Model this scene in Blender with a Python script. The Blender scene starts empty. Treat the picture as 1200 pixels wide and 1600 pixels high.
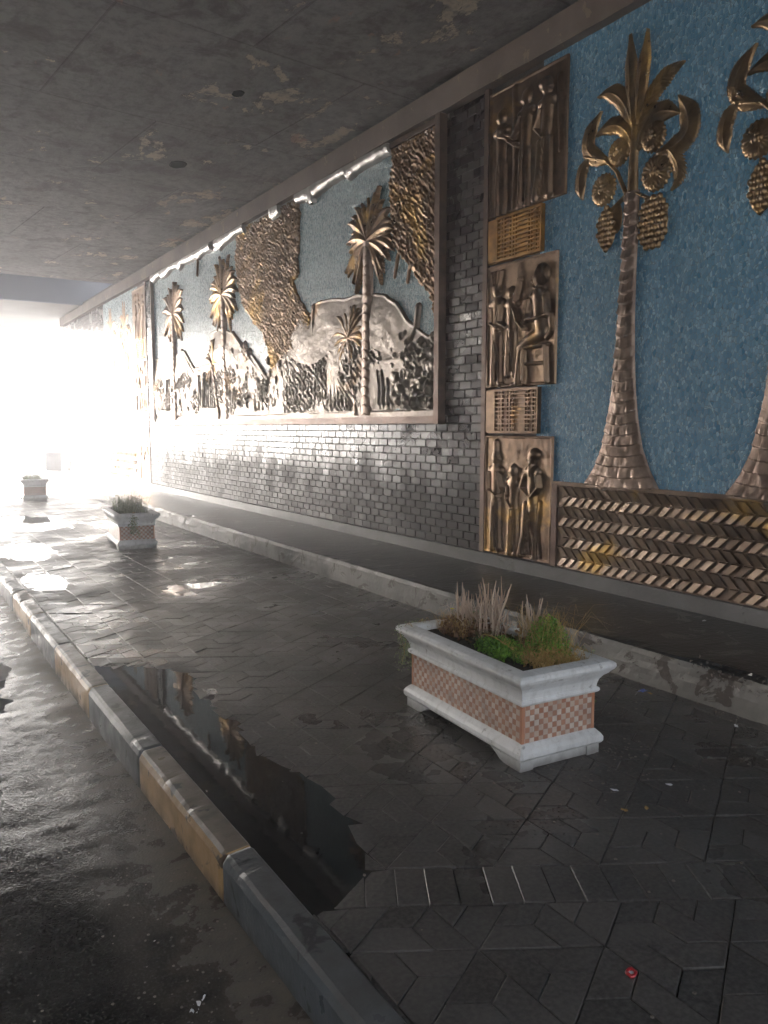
import bpy, math, random
import numpy as np
from mathutils import Matrix, Vector
random.seed(7); rng = np.random.default_rng(7)
S = bpy.context.scene
COL = S.collection
# ------------------------------------------------------------------ camera
CF, CH = 1235.0, 1.6                       # focal length in pixels of a 1200 px wide frame, eye height
PITCH = math.atan(132 / CF); YAW = math.atan(785 * math.cos(PITCH) / CF)
cF = Vector((math.sin(YAW) * math.cos(PITCH), math.cos(YAW) * math.cos(PITCH), -math.sin(PITCH)))
cR = Vector((math.cos(YAW), -math.sin(YAW), 0)); cU = cR.cross(cF)
cd = bpy.data.cameras.new('camera'); cam = bpy.data.objects.new('camera', cd); COL.objects.link(cam)
m = Matrix((cR, cU, -cF)).transposed().to_4x4(); m.translation = (0, 0, CH); cam.matrix_world = m
cd.sensor_fit = 'HORIZONTAL'; cd.sensor_width = 36; cd.lens = 36 * CF / 1200
cd.clip_start = 0.05; cd.clip_end = 2000
S.camera = cam
# ------------------------------------------------------------------ world and sun
SUN_EL, SUN_AZ = math.radians(17), math.radians(-34)      # azimuth measured from +Y towards +X
w = bpy.data.worlds.new('World'); S.world = w; w.use_nodes = True
wn, wl = w.node_tree.nodes, w.node_tree.links
sky = wn.new('ShaderNodeTexSky'); sky.sky_type = 'NISHITA'; sky.sun_disc = False
sky.sun_elevation = SUN_EL; sky.sun_rotation = SUN_AZ; sky.air_density = 1.0; sky.dust_density = 9.0; sky.ozone_density = 1.0
hs = wn.new('ShaderNodeHueSaturation'); hs.inputs['Saturation'].default_value = 0.35
wl.new(sky.outputs[0], hs.inputs['Color']); wl.new(hs.outputs[0], wn['Background'].inputs[0])
wn['Background'].inputs[1].default_value = 0.15
sl = bpy.data.lights.new('sun', 'SUN'); sl.energy = 3.5; sl.angle = math.radians(12); sl.color = (1, .96, .9)
so = bpy.data.objects.new('sun', sl); COL.objects.link(so)
sd = Vector((math.sin(SUN_AZ) * math.cos(SUN_EL), math.cos(SUN_AZ) * math.cos(SUN_EL), math.sin(SUN_EL)))
so.rotation_euler = sd.to_track_quat('Z', 'Y').to_euler(); so.location = (0, 40, 30)
S.view_settings.view_transform = 'Standard'; S.view_settings.look = 'None'
S.view_settings.gamma = 1; S.view_settings.exposure = 3.15
S.view_settings.use_curve_mapping = False
S.cycles.volume_bounces = 3
# ------------------------------------------------------------------ measures of the place
XW = 5.12          # wall face
XL = 3.96          # front of the raised ledge
ZL = 0.22          # ledge top
XK0, XK1 = 0.985, 1.11   # kerb front and back
ZR = -0.21         # road
ZC = 5.15          # deck soffit
YB, YE = -5.0, 20.6      # first deck
Y2, Y3 = 24.6, 31.5      # second deck
XO = -8.5          # opposite wall
def at_wall(px, py, X=XW):
    "a point measured on the photograph -> (y, z) on the wall plane"
    r = cF + cR * ((px - 600) / CF) - cU * ((py - 800) / CF)
    t = X / r.x
    return (r.y * t, CH + r.z * t)
def WP(L): return [at_wall(*p) for p in L]
# ------------------------------------------------------------------ tagging
def tag(o, label=None, cat=None, group=None, kind=None):
    if label: o['label'] = label
    if cat: o['category'] = cat
    if group: o['group'] = group
    if kind: o['kind'] = kind
    return o
def empty(name, loc=(0, 0, 0), rz=0, label=None, cat=None, group=None):
    o = bpy.data.objects.new(name, None); COL.objects.link(o)
    o.location = loc; o.rotation_euler = (0, 0, rz); o.empty_display_size = .2
    return tag(o, label, cat, group)
def link(name, me, mat, parent=None, smooth=False):
    if smooth: me.polygons.foreach_set('use_smooth', [True] * len(me.polygons))
    mats = mat if isinstance(mat, (list, tuple)) else [mat]
    if not me.materials:
        for x in mats: me.materials.append(x)
    o = bpy.data.objects.new(name, me); COL.objects.link(o)
    if parent: o.parent = parent
    return o
def copy_tree(o, parent=None):
    c = o.copy(); COL.objects.link(c); c.parent = parent
    for ch in [x for x in bpy.data.objects if x.parent == o]: copy_tree(ch, c)
    return c
class MB:
    def __init__(s): s.v = []; s.f = []; s.a = []; s.mi = []
    def add(s, vs, fs, a=0.5, mi=0):
        n = len(s.v); s.v += [tuple(v) for v in vs]; s.f += [tuple(i + n for i in f) for f in fs]
        s.a += [a] * len(fs); s.mi += [mi] * len(fs)
    def box(s, x0, x1, y0, y1, z0, z1, a=.5, mi=0):
        s.add([(x0,y0,z0),(x1,y0,z0),(x1,y1,z0),(x0,y1,z0),(x0,y0,z1),(x1,y0,z1),(x1,y1,z1),(x0,y1,z1)],
              [(0,3,2,1),(4,5,6,7),(0,1,5,4),(1,2,6,5),(2,3,7,6),(3,0,4,7)], a, mi)
    def tube(s, pts, radii, n=6, a=.5, mi=0, cap=True):
        pts = [Vector(p) for p in pts]; rings = []
        up = Vector((0, 0, 1)); vs = []
        for i, p in enumerate(pts):
            d = (pts[min(i + 1, len(pts) - 1)] - pts[max(i - 1, 0)])
            d = d.normalized() if d.length > 1e-9 else Vector((0, 0, 1))
            q = d.cross(Vector((1, 0, 0)) if abs(d.x) < .8 else Vector((0, 1, 0))).normalized(); r = d.cross(q)
            for k in range(n):
                t = 2 * math.pi * k / n
                vs.append(p + (q * math.cos(t) + r * math.sin(t)) * radii[i])
        fs = [(i*n+k, i*n+(k+1) % n, (i+1)*n+(k+1) % n, (i+1)*n+k) for i in range(len(pts)-1) for k in range(n)]
        if cap: fs += [tuple(range(n))[::-1], tuple((len(pts)-1)*n + k for k in range(n))]
        s.add(vs, fs, a, mi)
    def build(s, name, mat, parent=None, smooth=False):
        me = bpy.data.meshes.new(name); me.from_pydata(s.v, [], s.f)
        at = me.attributes.new('rnd', 'FLOAT', 'FACE'); at.data.foreach_set('value', s.a)
        me.polygons.foreach_set('material_index', s.mi)
        me.update()
        return link(name, me, mat, parent, smooth)
# ------------------------------------------------------------------ noise for shapes
_P = rng.random((256, 256))
def vnoise(x, y, seed=0):
    x = np.asarray(x, float) + seed * 17.31; y = np.asarray(y, float) + seed * 9.77
    xi = np.floor(x).astype(int); yi = np.floor(y).astype(int); fx = x - xi; fy = y - yi
    fx = fx * fx * (3 - 2 * fx); fy = fy * fy * (3 - 2 * fy)
    g = lambda i, j: _P[i % 256, j % 256]
    return (g(xi, yi) * (1-fx) + g(xi+1, yi) * fx) * (1-fy) + (g(xi, yi+1) * (1-fx) + g(xi+1, yi+1) * fx) * fy
def fbm(x, y, o=4, seed=0):
    t = 0; a = .5; s = 0
    for i in range(o): t = t + a * vnoise(x * 2**i, y * 2**i, seed + i); s += a; a *= .5
    return t / s
def fbm1(x, y, o=4, seed=0): return float(fbm(np.array([x]), np.array([y]), o, seed)[0])
# ------------------------------------------------------------------ materials
class M:
    def __init__(s, name):
        s.m = bpy.data.materials.new(name); s.m.use_nodes = True
        s.t = s.m.node_tree; s.n = s.t.nodes; s.l = s.t.links; s.p = s.n['Principled BSDF']
        s.tc = s.n.new('ShaderNodeTexCoord'); s.geo = s.n.new('ShaderNodeNewGeometry')
    def set(s, sock, v):
        if hasattr(v, 'is_output') or isinstance(v, bpy.types.NodeSocket): s.l.new(v, sock)
        else: sock.default_value = v
    def P(s, k, v): s.set(s.p.inputs[k], v); return s
    def pos(s, scale=(1, 1, 1), rot=(0, 0, 0)):
        mp = s.n.new('ShaderNodeMapping'); s.l.new(s.geo.outputs['Position'], mp.inputs[0])
        mp.inputs['Scale'].default_value = scale; mp.inputs['Rotation'].default_value = rot
        return mp.outputs[0]
    def obj(s, scale=(1, 1, 1)):
        mp = s.n.new('ShaderNodeMapping'); s.l.new(s.tc.outputs['Object'], mp.inputs[0])
        mp.inputs['Scale'].default_value = scale
        return mp.outputs[0]
    def noise(s, scale, detail=4, rough=.55, vec=None, dist=0):
        n = s.n.new('ShaderNodeTexNoise'); n.inputs['Scale'].default_value = scale
        n.inputs['Detail'].default_value = detail; n.inputs['Roughness'].default_value = rough
        n.inputs['Distortion'].default_value = dist
        s.l.new(vec if vec is not None else s.geo.outputs['Position'], n.inputs['Vector']); return n.outputs['Fac']
    def vor(s, scale, vec=None, feature='F1', out='Distance', rnd=1):
        n = s.n.new('ShaderNodeTexVoronoi'); n.feature = feature; n.inputs['Scale'].default_value = scale
        n.inputs['Randomness'].default_value = rnd
        s.l.new(vec if vec is not None else s.geo.outputs['Position'], n.inputs['Vector']); return n.outputs[out]
    def attr(s, name='rnd'):
        n = s.n.new('ShaderNodeAttribute'); n.attribute_name = name; return n.outputs['Fac']
    def ramp(s, fac, stops, interp='LINEAR'):
        n = s.n.new('ShaderNodeValToRGB'); s.l.new(fac, n.inputs[0]); cr = n.color_ramp; cr.interpolation = interp
        while len(cr.elements) < len(stops): cr.elements.new(.5)
        for e, (p, c) in zip(cr.elements, stops):
            e.position = p; e.color = (c, c, c, 1) if isinstance(c, (int, float)) else tuple(c) + (1,)
        return n.outputs[0]
    def mix(s, f, a, b, mode='MIX'):
        n = s.n.new('ShaderNodeMix'); n.data_type = 'RGBA'; n.blend_type = mode
        s.set(n.inputs[0], f)
        for k, v in ((6, a), (7, b)):
            if isinstance(v, (int, float)): v = (v, v, v, 1)
            if isinstance(v, tuple) and len(v) == 3: v = v + (1,)
            s.set(n.inputs[k], v)
        return n.outputs[2]
    def math(s, op, a, b=0.0, clamp=False):
        n = s.n.new('ShaderNodeMath'); n.operation = op; n.use_clamp = clamp
        s.set(n.inputs[0], a); s.set(n.inputs[1], b); return n.outputs[0]
    def xyz(s, vec, k):
        n = s.n.new('ShaderNodeSeparateXYZ'); s.l.new(vec, n.inputs[0]); return n.outputs[k]
    def bump(s, h, strength=.5, dist=.01):
        n = s.n.new('ShaderNodeBump'); n.inputs['Strength'].default_value = strength; n.inputs['Distance'].default_value = dist
        s.l.new(h, n.inputs['Height']); s.l.new(n.outputs[0], s.p.inputs['Normal']); return s
def mat_paving():
    k = M('wet_paving'); r = k.attr(); n1 = k.noise(1.1, 5); n2 = k.noise(60, 3); n3 = k.noise(3.5, 4, dist=.4)
    c = k.mix(k.ramp(r, [(0, 0), (1, 1)]), (.036, .031, .029), (.082, .073, .068))
    c = k.mix(k.ramp(n3, [(.42, 0), (.62, 1)]), c, k.mix(.5, c, (.012, .012, .013)))
    c = k.mix(k.ramp(n2, [(.35, .05), (.7, .6)]), c, (.15, .138, .128))
    k.P('Base Color', c)
    wet = k.ramp(n1, [(.34, .20), (.46, .38), (.64, .55)])
    k.P('Roughness', k.math('ADD', wet, k.math('MULTIPLY', k.math('SUBTRACT', r, .5), .16)))
    k.P('Specular IOR Level', .5)
    k.bump(k.math('ADD', k.math('MULTIPLY', n2, .5), k.noise(14, 3)), .35, .006); return k.m
def mat_simple(name, c0, c1, rough=.6, scale=6, bscale=40, bstr=.3, bdist=.005, metallic=0, r1=None, spec=.5):
    k = M(name); n = k.noise(scale, 5); k.P('Base Color', k.mix(k.ramp(n, [(.3, 0), (.7, 1)]), c0, c1))
    k.P('Roughness', rough if r1 is None else k.ramp(k.noise(scale * .7, 4), [(.35, rough), (.65, r1)]))
    k.P('Metallic', metallic); k.P('Specular IOR Level', spec)
    k.bump(k.noise(bscale, 4), bstr, bdist); return k.m
def mat_road():
    k = M('wet_asphalt'); n = k.noise(.9, 5, dist=.5); a = k.noise(95, 2); b = k.noise(9, 4)
    c = k.mix(k.ramp(n, [(.40, 0), (.62, 1)]), (.009, .009, .010), (.030, .028, .027))
    x = k.xyz(k.geo.outputs['Position'], 0)
    mud = k.math('MULTIPLY', k.ramp(x, [(.50, 0), (.95, 1)]), k.ramp(b, [(.3, .2), (.6, 1)]))
    c = k.mix(mud, c, (.15, .125, .10)); c = k.mix(k.ramp(a, [(.52, 0), (.75, .5)]), c, (.13, .12, .115))
    k.P('Base Color', c)
    k.P('Roughness', k.math('ADD', k.ramp(n, [(.44, .04), (.56, .10), (.68, .22)]), k.math('MULTIPLY', mud, .42)))
    k.bump(k.math('ADD', k.ramp(k.vor(85), [(0, 1), (.6, 0)]), k.math('MULTIPLY', k.noise(55, 5, .75), 1.6)), .20, .005); k.P('Specular IOR Level', .4); return k.m
def mat_water():
    k = M('puddle_water'); k.P('Base Color', (.010, .010, .011, 1)); k.P('Roughness', .03); k.P('IOR', 1.333)
    k.bump(k.noise(5, 3), .07, .006); return k.m
def mat_brick():
    k = M('glazed_brick'); r = k.attr(); n = k.noise(9, 4); g = k.noise(2.3, 5, dist=.6)
    c = k.mix(r, (.034, .022, .022), (.066, .045, .043))
    c = k.mix(k.ramp(n, [(.5, 0), (.8, .5)]), c, (.16, .13, .125)); k.P('Base Color', c)
    gl = k.ramp(g, [(.40, .13), (.62, .27)])
    z = k.xyz(k.geo.outputs['Position'], 2); st = k.noise(3.0, 6, .65, vec=k.pos((1, 1.6, .35)))
    shade_streaks = k.math('MULTIPLY', k.ramp(k.math('DIVIDE', k.math('ADD', z, k.math('MULTIPLY', st, 1.3)), 3.0), [(.52, 1), (.70, 0)]), .95)  # weaker reflections low on the wall put into the colour, with drip streaks
    c = k.mix(shade_streaks, c, (.030, .023, .022)); k.P('Base Color', c)
    gl = k.math('ADD', gl, k.math('MULTIPLY', shade_streaks, .30))
    k.P('Roughness', k.math('ADD', gl, k.math('MULTIPLY', r, .10))); k.P('Specular IOR Level', k.math('SUBTRACT', .62, k.math('MULTIPLY', shade_streaks, .48))); k.P('IOR', 1.55)
    k.bump(k.noise(16, 2), .06, .004); return k.m
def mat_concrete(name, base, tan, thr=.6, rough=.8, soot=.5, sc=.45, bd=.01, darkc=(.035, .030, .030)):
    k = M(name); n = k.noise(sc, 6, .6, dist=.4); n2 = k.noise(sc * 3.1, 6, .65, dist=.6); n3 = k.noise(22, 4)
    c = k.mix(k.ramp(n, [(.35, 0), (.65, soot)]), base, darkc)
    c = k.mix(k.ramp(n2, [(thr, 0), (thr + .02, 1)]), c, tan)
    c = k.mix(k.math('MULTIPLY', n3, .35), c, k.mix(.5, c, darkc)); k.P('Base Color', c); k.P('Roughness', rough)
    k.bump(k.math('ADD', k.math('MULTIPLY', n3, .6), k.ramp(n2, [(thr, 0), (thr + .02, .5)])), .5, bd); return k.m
def mat_ceiling():
    k = M('sooty_ceiling'); P = k.geo.outputs['Position']
    n = k.noise(.5, 6, .6, vec=k.pos((1, .45, 1)), dist=.3); n3 = k.noise(7, 6, .68)
    x = k.xyz(P, 0); y = k.xyz(P, 1)
    c = k.mix(k.ramp(n, [(.3, 0), (.7, 1)]), (.40, .378, .37), (.23, .212, .205))
    c = k.mix(k.ramp(n3, [(.34, .5), (.56, 0)]), c, (.10, .09, .085))
    c = k.mix(k.ramp(k.noise(1.9, 6, .7, dist=.6), [(.5, 0), (.62, .6)]), c, (.13, .10, .095))
    # flaked paint: more of it towards the wall
    fl = k.noise(1.5, 8, .70, vec=k.pos((1, .6, 1)), dist=.25)
    bias = k.ramp(k.math('DIVIDE', x, 6.0), [(.15, 0), (.85, .07)])
    fm = k.ramp(k.math('ADD', fl, bias), [(.640, 0), (.652, 1)])
    c = k.mix(k.math('MULTIPLY', fm, k.ramp(n3, [(.38, .25), (.55, 1)])), c, (.62, .53, .42))
    fm2 = k.ramp(k.noise(2.6, 5, .65, vec=k.pos((1, .5, 1)), dist=.5), [(.665, 0), (.69, .7)])
    c = k.mix(fm2, c, (.46, .30, .24))
    # casting joints of the soffit, turned a few degrees to the wall
    b = k.n.new('ShaderNodeTexBrick'); k.l.new(k.pos((1, 1, 1), (0, 0, math.radians(-6))), b.inputs[0])
    b.inputs['Scale'].default_value = 1; b.inputs['Brick Width'].default_value = 2.6; b.inputs['Row Height'].default_value = 2.3
    b.inputs['Mortar Size'].default_value = .014; b.inputs['Mortar Smooth'].default_value = .5
    b.inputs['Color1'].default_value = (1, 1, 1, 1); b.inputs['Color2'].default_value = (.8, .8, .8, 1); b.inputs['Mortar'].default_value = (0, 0, 0, 1)
    c = k.mix(k.math('MULTIPLY', b.outputs['Fac'], .3), c, (.07, .032, .032))
    k.P('Base Color', c); k.P('Roughness', .75)
    h = k.math('SUBTRACT', k.math('MULTIPLY', n3, .4), k.math('MULTIPLY', b.outputs['Fac'], .4))
    h = k.math('SUBTRACT', h, k.math('MULTIPLY', fm, .4))
    h = k.math('ADD', h, k.math('MULTIPLY', k.noise(3.5, 5, vec=k.pos((1, .5, 1))), 1.6))
    k.bump(h, .9, .03); return k.m
def mat_bronze(name='bronze', c0=(.115, .068, .045), c1=(.27, .17, .105), gold=(.50, .27, .08), g=.66, rough=.27, metal=.85):
    k = M(name); n = k.noise(1.6, 5, dist=.5); n2 = k.noise(11, 4); g1 = k.noise(1.1, 4, dist=1.0)
    c = k.mix(k.ramp(n, [(.3, 0), (.7, 1)]), c0, c1); c = k.mix(k.ramp(g1, [(g - .05, 0), (g + .06, 1)]), c, gold)
    c = k.mix(k.ramp(n2, [(.3, .5), (.6, 0)]), c, (.05, .035, .03)); k.P('Base Color', c); k.P('Metallic', metal)
    k.P('Roughness', k.ramp(n2, [(.3, rough), (.7, rough + .2)])); k.bump(k.noise(28, 3), .25, .004); return k.m
def mat_mosaic(name, dark, light, scale=52, rough=.28, ior=1.5):
    k = M(name); v = k.vor(scale, out='Color', vec=k.pos((.01, 1, .6), (.5, 0, 0))); d = k.vor(scale, feature='DISTANCE_TO_EDGE', vec=k.pos((.01, 1, .6), (.5, 0, 0)))
    r = k.xyz(v, 0); r2 = k.xyz(v, 1); st = k.noise(.8, 4, vec=k.pos((1, 1, .35)), dist=.6)
    c = k.mix(k.ramp(r, [(0, 0), (.6, .35), (.8, .6), (1, 1)]), dark, light)
    c = k.mix(k.ramp(st, [(.38, .45), (.62, 0)]), c, k.mix(.5, c, (.03, .04, .05)))
    c = k.mix(k.ramp(d, [(0, .75), (.09, 0)]), c, (.10, .12, .13)); k.P('Base Color', c)
    k.P('Roughness', k.math('ADD', k.math('MULTIPLY', r2, .25), rough)); k.P('Specular IOR Level', .55); k.P('IOR', ior)
    k.bump(k.math('ADD', k.ramp(d, [(0, 0), (.1, 1)]), k.math('MULTIPLY', r2, .9)), .55, .006); return k.m
def mat_kerb(name, front, top):
    k = M(name); nz = k.math('ABSOLUTE', k.xyz(k.geo.outputs['Normal'], 2)); n = k.noise(7, 5); n2 = k.noise(45, 3)
    c = k.mix(k.ramp(n, [(.45, 0), (.72, .6)]), front, k.mix(.6, front, (.12, .105, .09)))
    t = k.mix(k.ramp(n, [(.3, 0), (.7, 1)]), top, k.mix(.65, top, (.05, .045, .04)))
    c = k.mix(k.ramp(nz, [(.3, 0), (.8, 1)]), c, t)
    z = k.xyz(k.geo.outputs['Position'], 2)
    dirt = k.math('MULTIPLY', k.ramp(k.math('MULTIPLY', z, -1), [(.12, 0), (.2, 1)]), k.ramp(n, [(.35, .3), (.6, 1)]))
    c = k.mix(dirt, c, (.06, .052, .045))
    st = k.math('MULTIPLY', k.ramp(k.noise(6, 5, dist=.8), [(.60, 0), (.64, 1)]), .85)
    c = k.mix(st, c, (.02, .019, .022))
    k.P('Base Color', c); k.P('Roughness', k.ramp(n, [(.3, .25), (.7, .6)])); k.bump(k.math('ADD', n2, n), .4, .006); return k.m
def mat_plaster_white(name='weathered_white_paint'):
    k = M(name); n = k.noise(5, 6, dist=.4, vec=k.obj()); n2 = k.noise(26, 5, .65, vec=k.obj((1, 1, .35)))
    c = k.mix(k.ramp(n, [(.4, 0), (.75, .55)]), (.78, .78, .78), (.50, .49, .48))
    c = k.mix(k.ramp(n2, [(.50, 0), (.80, .6)]), c, (.38, .36, .33))
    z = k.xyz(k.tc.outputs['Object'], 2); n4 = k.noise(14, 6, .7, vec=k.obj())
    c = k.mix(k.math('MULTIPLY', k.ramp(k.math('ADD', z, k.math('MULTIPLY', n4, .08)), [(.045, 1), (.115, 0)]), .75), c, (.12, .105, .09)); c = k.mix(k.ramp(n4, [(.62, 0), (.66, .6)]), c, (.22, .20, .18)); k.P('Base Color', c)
    k.P('Roughness', .5); k.bump(k.noise(40, 4, vec=k.obj()), .3, .004); return k.m
def mat_checker():
    k = M('small_checker_tile'); P = k.tc.outputs['Object']
    x, y, z = (k.xyz(P, i) for i in range(3)); s = 1 / .0275
    nrm = k.n.new('ShaderNodeNewGeometry')
    u = k.math('ADD', x, y)
    cu = k.math('FLOOR', k.math('MULTIPLY', k.math('ADD', u, 10.0), s)); cv = k.math('FLOOR', k.math('MULTIPLY', k.math('ADD', z, 10.0), s))
    ch = k.math('MODULO', k.math('ADD', cu, cv), 2.0)
    cmb = k.n.new('ShaderNodeCombineXYZ'); k.l.new(cu, cmb.inputs[0]); k.l.new(cv, cmb.inputs[1])
    wn_ = k.n.new('ShaderNodeTexWhiteNoise'); wn_.noise_dimensions = '2D'; k.l.new(cmb.outputs[0], wn_.inputs[0]); r = wn_.outputs['Value']
    a = k.mix(r, (.40, .175, .105), (.52, .28, .19)); b = k.mix(r, (.52, .38, .30), (.70, .61, .54))
    c = k.mix(ch, a, b)
    fu = k.math('FRACT', k.math('MULTIPLY', k.math('ADD', u, 10.0), s)); fv = k.math('FRACT', k.math('MULTIPLY', k.math('ADD', z, 10.0), s))
    e = k.math('MINIMUM', k.math('MINIMUM', fu, k.math('SUBTRACT', 1, fu)), k.math('MINIMUM', fv, k.math('SUBTRACT', 1, fv)))
    g = k.ramp(e, [(.0, 1), (.09, 0)]); c = k.mix(k.math('MULTIPLY', g, .6), c, (.45, .36, .31))
    n = k.noise(8, 5, vec=k.obj()); c = k.mix(k.ramp(n, [(.45, 0), (.7, .5)]), c, (.24, .19, .17))
    k.P('Base Color', c); k.P('Roughness', .38); k.bump(k.math('SUBTRACT', 1, g), .35, .002); return k.m
def mat_leaf(name, c0, c1, rough=.6):
    k = M(name); r = k.attr(); k.P('Base Color', k.mix(r, c0, c1)); k.P('Roughness', rough); k.P('Specular IOR Level', .3)
    return k.m
MT = dict(
    paving=mat_paving(), road=mat_road(), water=mat_water(), brick=mat_brick(), ceiling=mat_ceiling(),
    joint=mat_simple('wet_joint_grit', (.015, .014, .013), (.12, .105, .09), .5, 2.2),
    mortar=mat_simple('dark_mortar', (.05, .040, .038), (.10, .085, .08), .7, 8),
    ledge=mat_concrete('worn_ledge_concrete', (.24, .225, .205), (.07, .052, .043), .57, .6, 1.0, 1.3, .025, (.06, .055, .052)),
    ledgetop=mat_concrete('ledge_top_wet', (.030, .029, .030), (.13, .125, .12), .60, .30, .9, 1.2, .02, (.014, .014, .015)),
    plinth=mat_concrete('plinth_concrete', (.15, .145, .145), (.09, .08, .075), .62, .55, .8, 1.2, .01, (.06, .056, .055)),
    beam=mat_concrete('beam_plaster', (.27, .21, .175), (.36, .27, .19), .62, .7, .7, 1.6, .012, (.13, .10, .09)),
    soffit=mat_simple('pale_soffit', (.42, .41, .40), (.55, .54, .52), .8, .6),
    midwall=mat_simple('grey_wall', (.05, .048, .046), (.08, .075, .072), .8, .6),
    side=mat_simple('deck_side', (.30, .33, .40), (.38, .41, .47), .8, .5),
    bronze=mat_bronze('bronze', (.17, .11, .078), (.36, .25, .165), (.60, .36, .12), .62, .28), zig=mat_bronze('band_bronze', (.16, .112, .082), (.28, .205, .15), (.50, .32, .10), .60, .42, .7), goldb=mat_bronze('gold_bronze', (.30, .15, .045), (.50, .26, .075), (.62, .36, .10), .5, .33, .6),
    crownb=mat_bronze('crown_bronze', (.24, .155, .085), (.46, .31, .165), (.62, .38, .13), .60, .26, .82),
    trunkb=mat_bronze('palm_bronze', (.27, .19, .15), (.48, .36, .29), (.45, .26, .12), .70, .34, .65),
    vine=mat_bronze('vine_bronze', (.18, .11, .065), (.34, .22, .13), (.55, .33, .10), .58, .26, .8),
    silver=mat_bronze('pale_bronze', (.21, .18, .155), (.33, .285, .25), (.34, .22, .13), .64, .36, .85),
    frame=mat_bronze('frame_bronze', (.12, .075, .06), (.22, .15, .12), (.30, .20, .10), .72, .38, .6),
    strip=mat_simple('bright_metal_strip', (.30, .28, .27), (.45, .43, .41), .42, 5, metallic=.8),
    blue=mat_mosaic('blue_glass_mosaic', (.075, .27, .47), (.40, .66, .80), 46, .25),
    teal=mat_mosaic('grey_blue_mosaic', (.16, .32, .38), (.30, .48, .53), 60, .16, 1.9),
    yk=mat_kerb('yellow_kerb_paint', (.55, .35, .17), (.24, .19, .145)), gk=mat_kerb('grey_kerb_paint', (.11, .125, .14), (.12, .125, .13)),
    white=mat_plaster_white(), check=mat_checker(),
    terra=mat_simple('terracotta_strip', (.48, .21, .12), (.56, .29, .18), .45, 12),
    soil=mat_simple('planter_soil', (.02, .015, .011), (.05, .038, .028), .9, 20, 60, .8, .01),
    dry=mat_leaf('dry_stem', (.42, .31, .24), (.64, .51, .41)), brown=mat_leaf('dead_leaf', (.12, .065, .04), (.28, .16, .09)),
    green=mat_leaf('green_leaf', (.07, .19, .02), (.24, .44, .06)), dgreen=mat_leaf('dark_green_leaf', (.02, .06, .012), (.07, .15, .03)),
    straw=mat_leaf('orange_straw', (.30, .19, .06), (.52, .36, .14)), greygreen=mat_leaf('grey_green_leaf', (.12, .15, .08), (.28, .32, .18)),
    yellow=mat_leaf('yellow_petal', (.7, .6, .03), (.8, .7, .05)),
    outside=mat_simple('outside_ground', (.34, .33, .31), (.42, .41, .39), .7, .3),
    hole=mat_simple('hole_black', (.006, .006, .006), (.012, .011, .011), .9, 5),
    grey=mat_simple('grey_paint', (.30, .31, .33), (.38, .39, .41), .5, 3),
    red=mat_simple('red_plastic', (.45, .02, .03), (.55, .05, .05), .35, 20), whitep=mat_simple('white_plastic', (.7, .72, .75), (.8, .8, .82), .3, 20),
    bluep=mat_simple('blue_plastic', (.04, .10, .45), (.06, .16, .55), .3, 20),
    gravel=mat_leaf('gravel_stone', (.05, .045, .04), (.26, .22, .19), .5),
)
# ================================================================== THE SETTING
def sheet(name, x0, x1, y0, y1, z, mat, kind='structure', label=None):
    b = MB(); b.add([(x0,y0,z),(x1,y0,z),(x1,y1,z),(x0,y1,z)], [(0,1,2,3)]); return tag(b.build(name, mat), label, kind=kind)
sheet('ground', -600, 600, -600, 600, -.30, MT['outside'])
# road: a sheet with real hollows, water standing in them
def axis(segs):
    out = []
    for a, b, d in segs: out += list(np.arange(a, b - 1e-6, d))
    return np.array(out + [segs[-1][1]])
def heightsheet(name, xs, ys, Z, mat, parent=None, smooth=True):
    X, Y = np.meshgrid(xs, ys); H = Z(X, Y); nx, ny = len(xs), len(ys)
    v = np.stack([X, Y, H], -1).reshape(-1, 3)
    i = np.arange(nx * ny).reshape(ny, nx)
    f = np.stack([i[:-1, :-1], i[:-1, 1:], i[1:, 1:], i[1:, :-1]], -1).reshape(-1, 4)
    me = bpy.data.meshes.new(name); me.from_pydata(v.tolist(), [], f.tolist()); me.update()
    return link(name, me, mat, parent, smooth)
def road_z(X, Y):
    h = (fbm(X * .9, Y * .55, 4, 3) - .5) * .05 + (fbm(X * 9, Y * 9, 3, 5) - .5) * .006
    h = h + np.clip((X - .55) / .43, 0, 1) ** 1.5 * (.022 + .05 * np.clip((2.6 - Y) / 1.2, 0, 1))     # grit banked up at the kerb
    h = h - .012 * np.exp(-((X - .55) / .5) ** 2) * np.clip((Y - 3.2), 0, 1)
    return ZR + h
tag(heightsheet('road', axis([(-8.4, -2.4, .25), (-2.4, .985, .022)]), axis([(-7, 1, .4), (1, 9, .022), (9, 16, .08), (16, 45, .5)]), road_z, MT['road']), kind='structure')
sheet('road_puddle_water', -8.4, .984, -7, 45, ZR - .0145, MT['water'])
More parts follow.
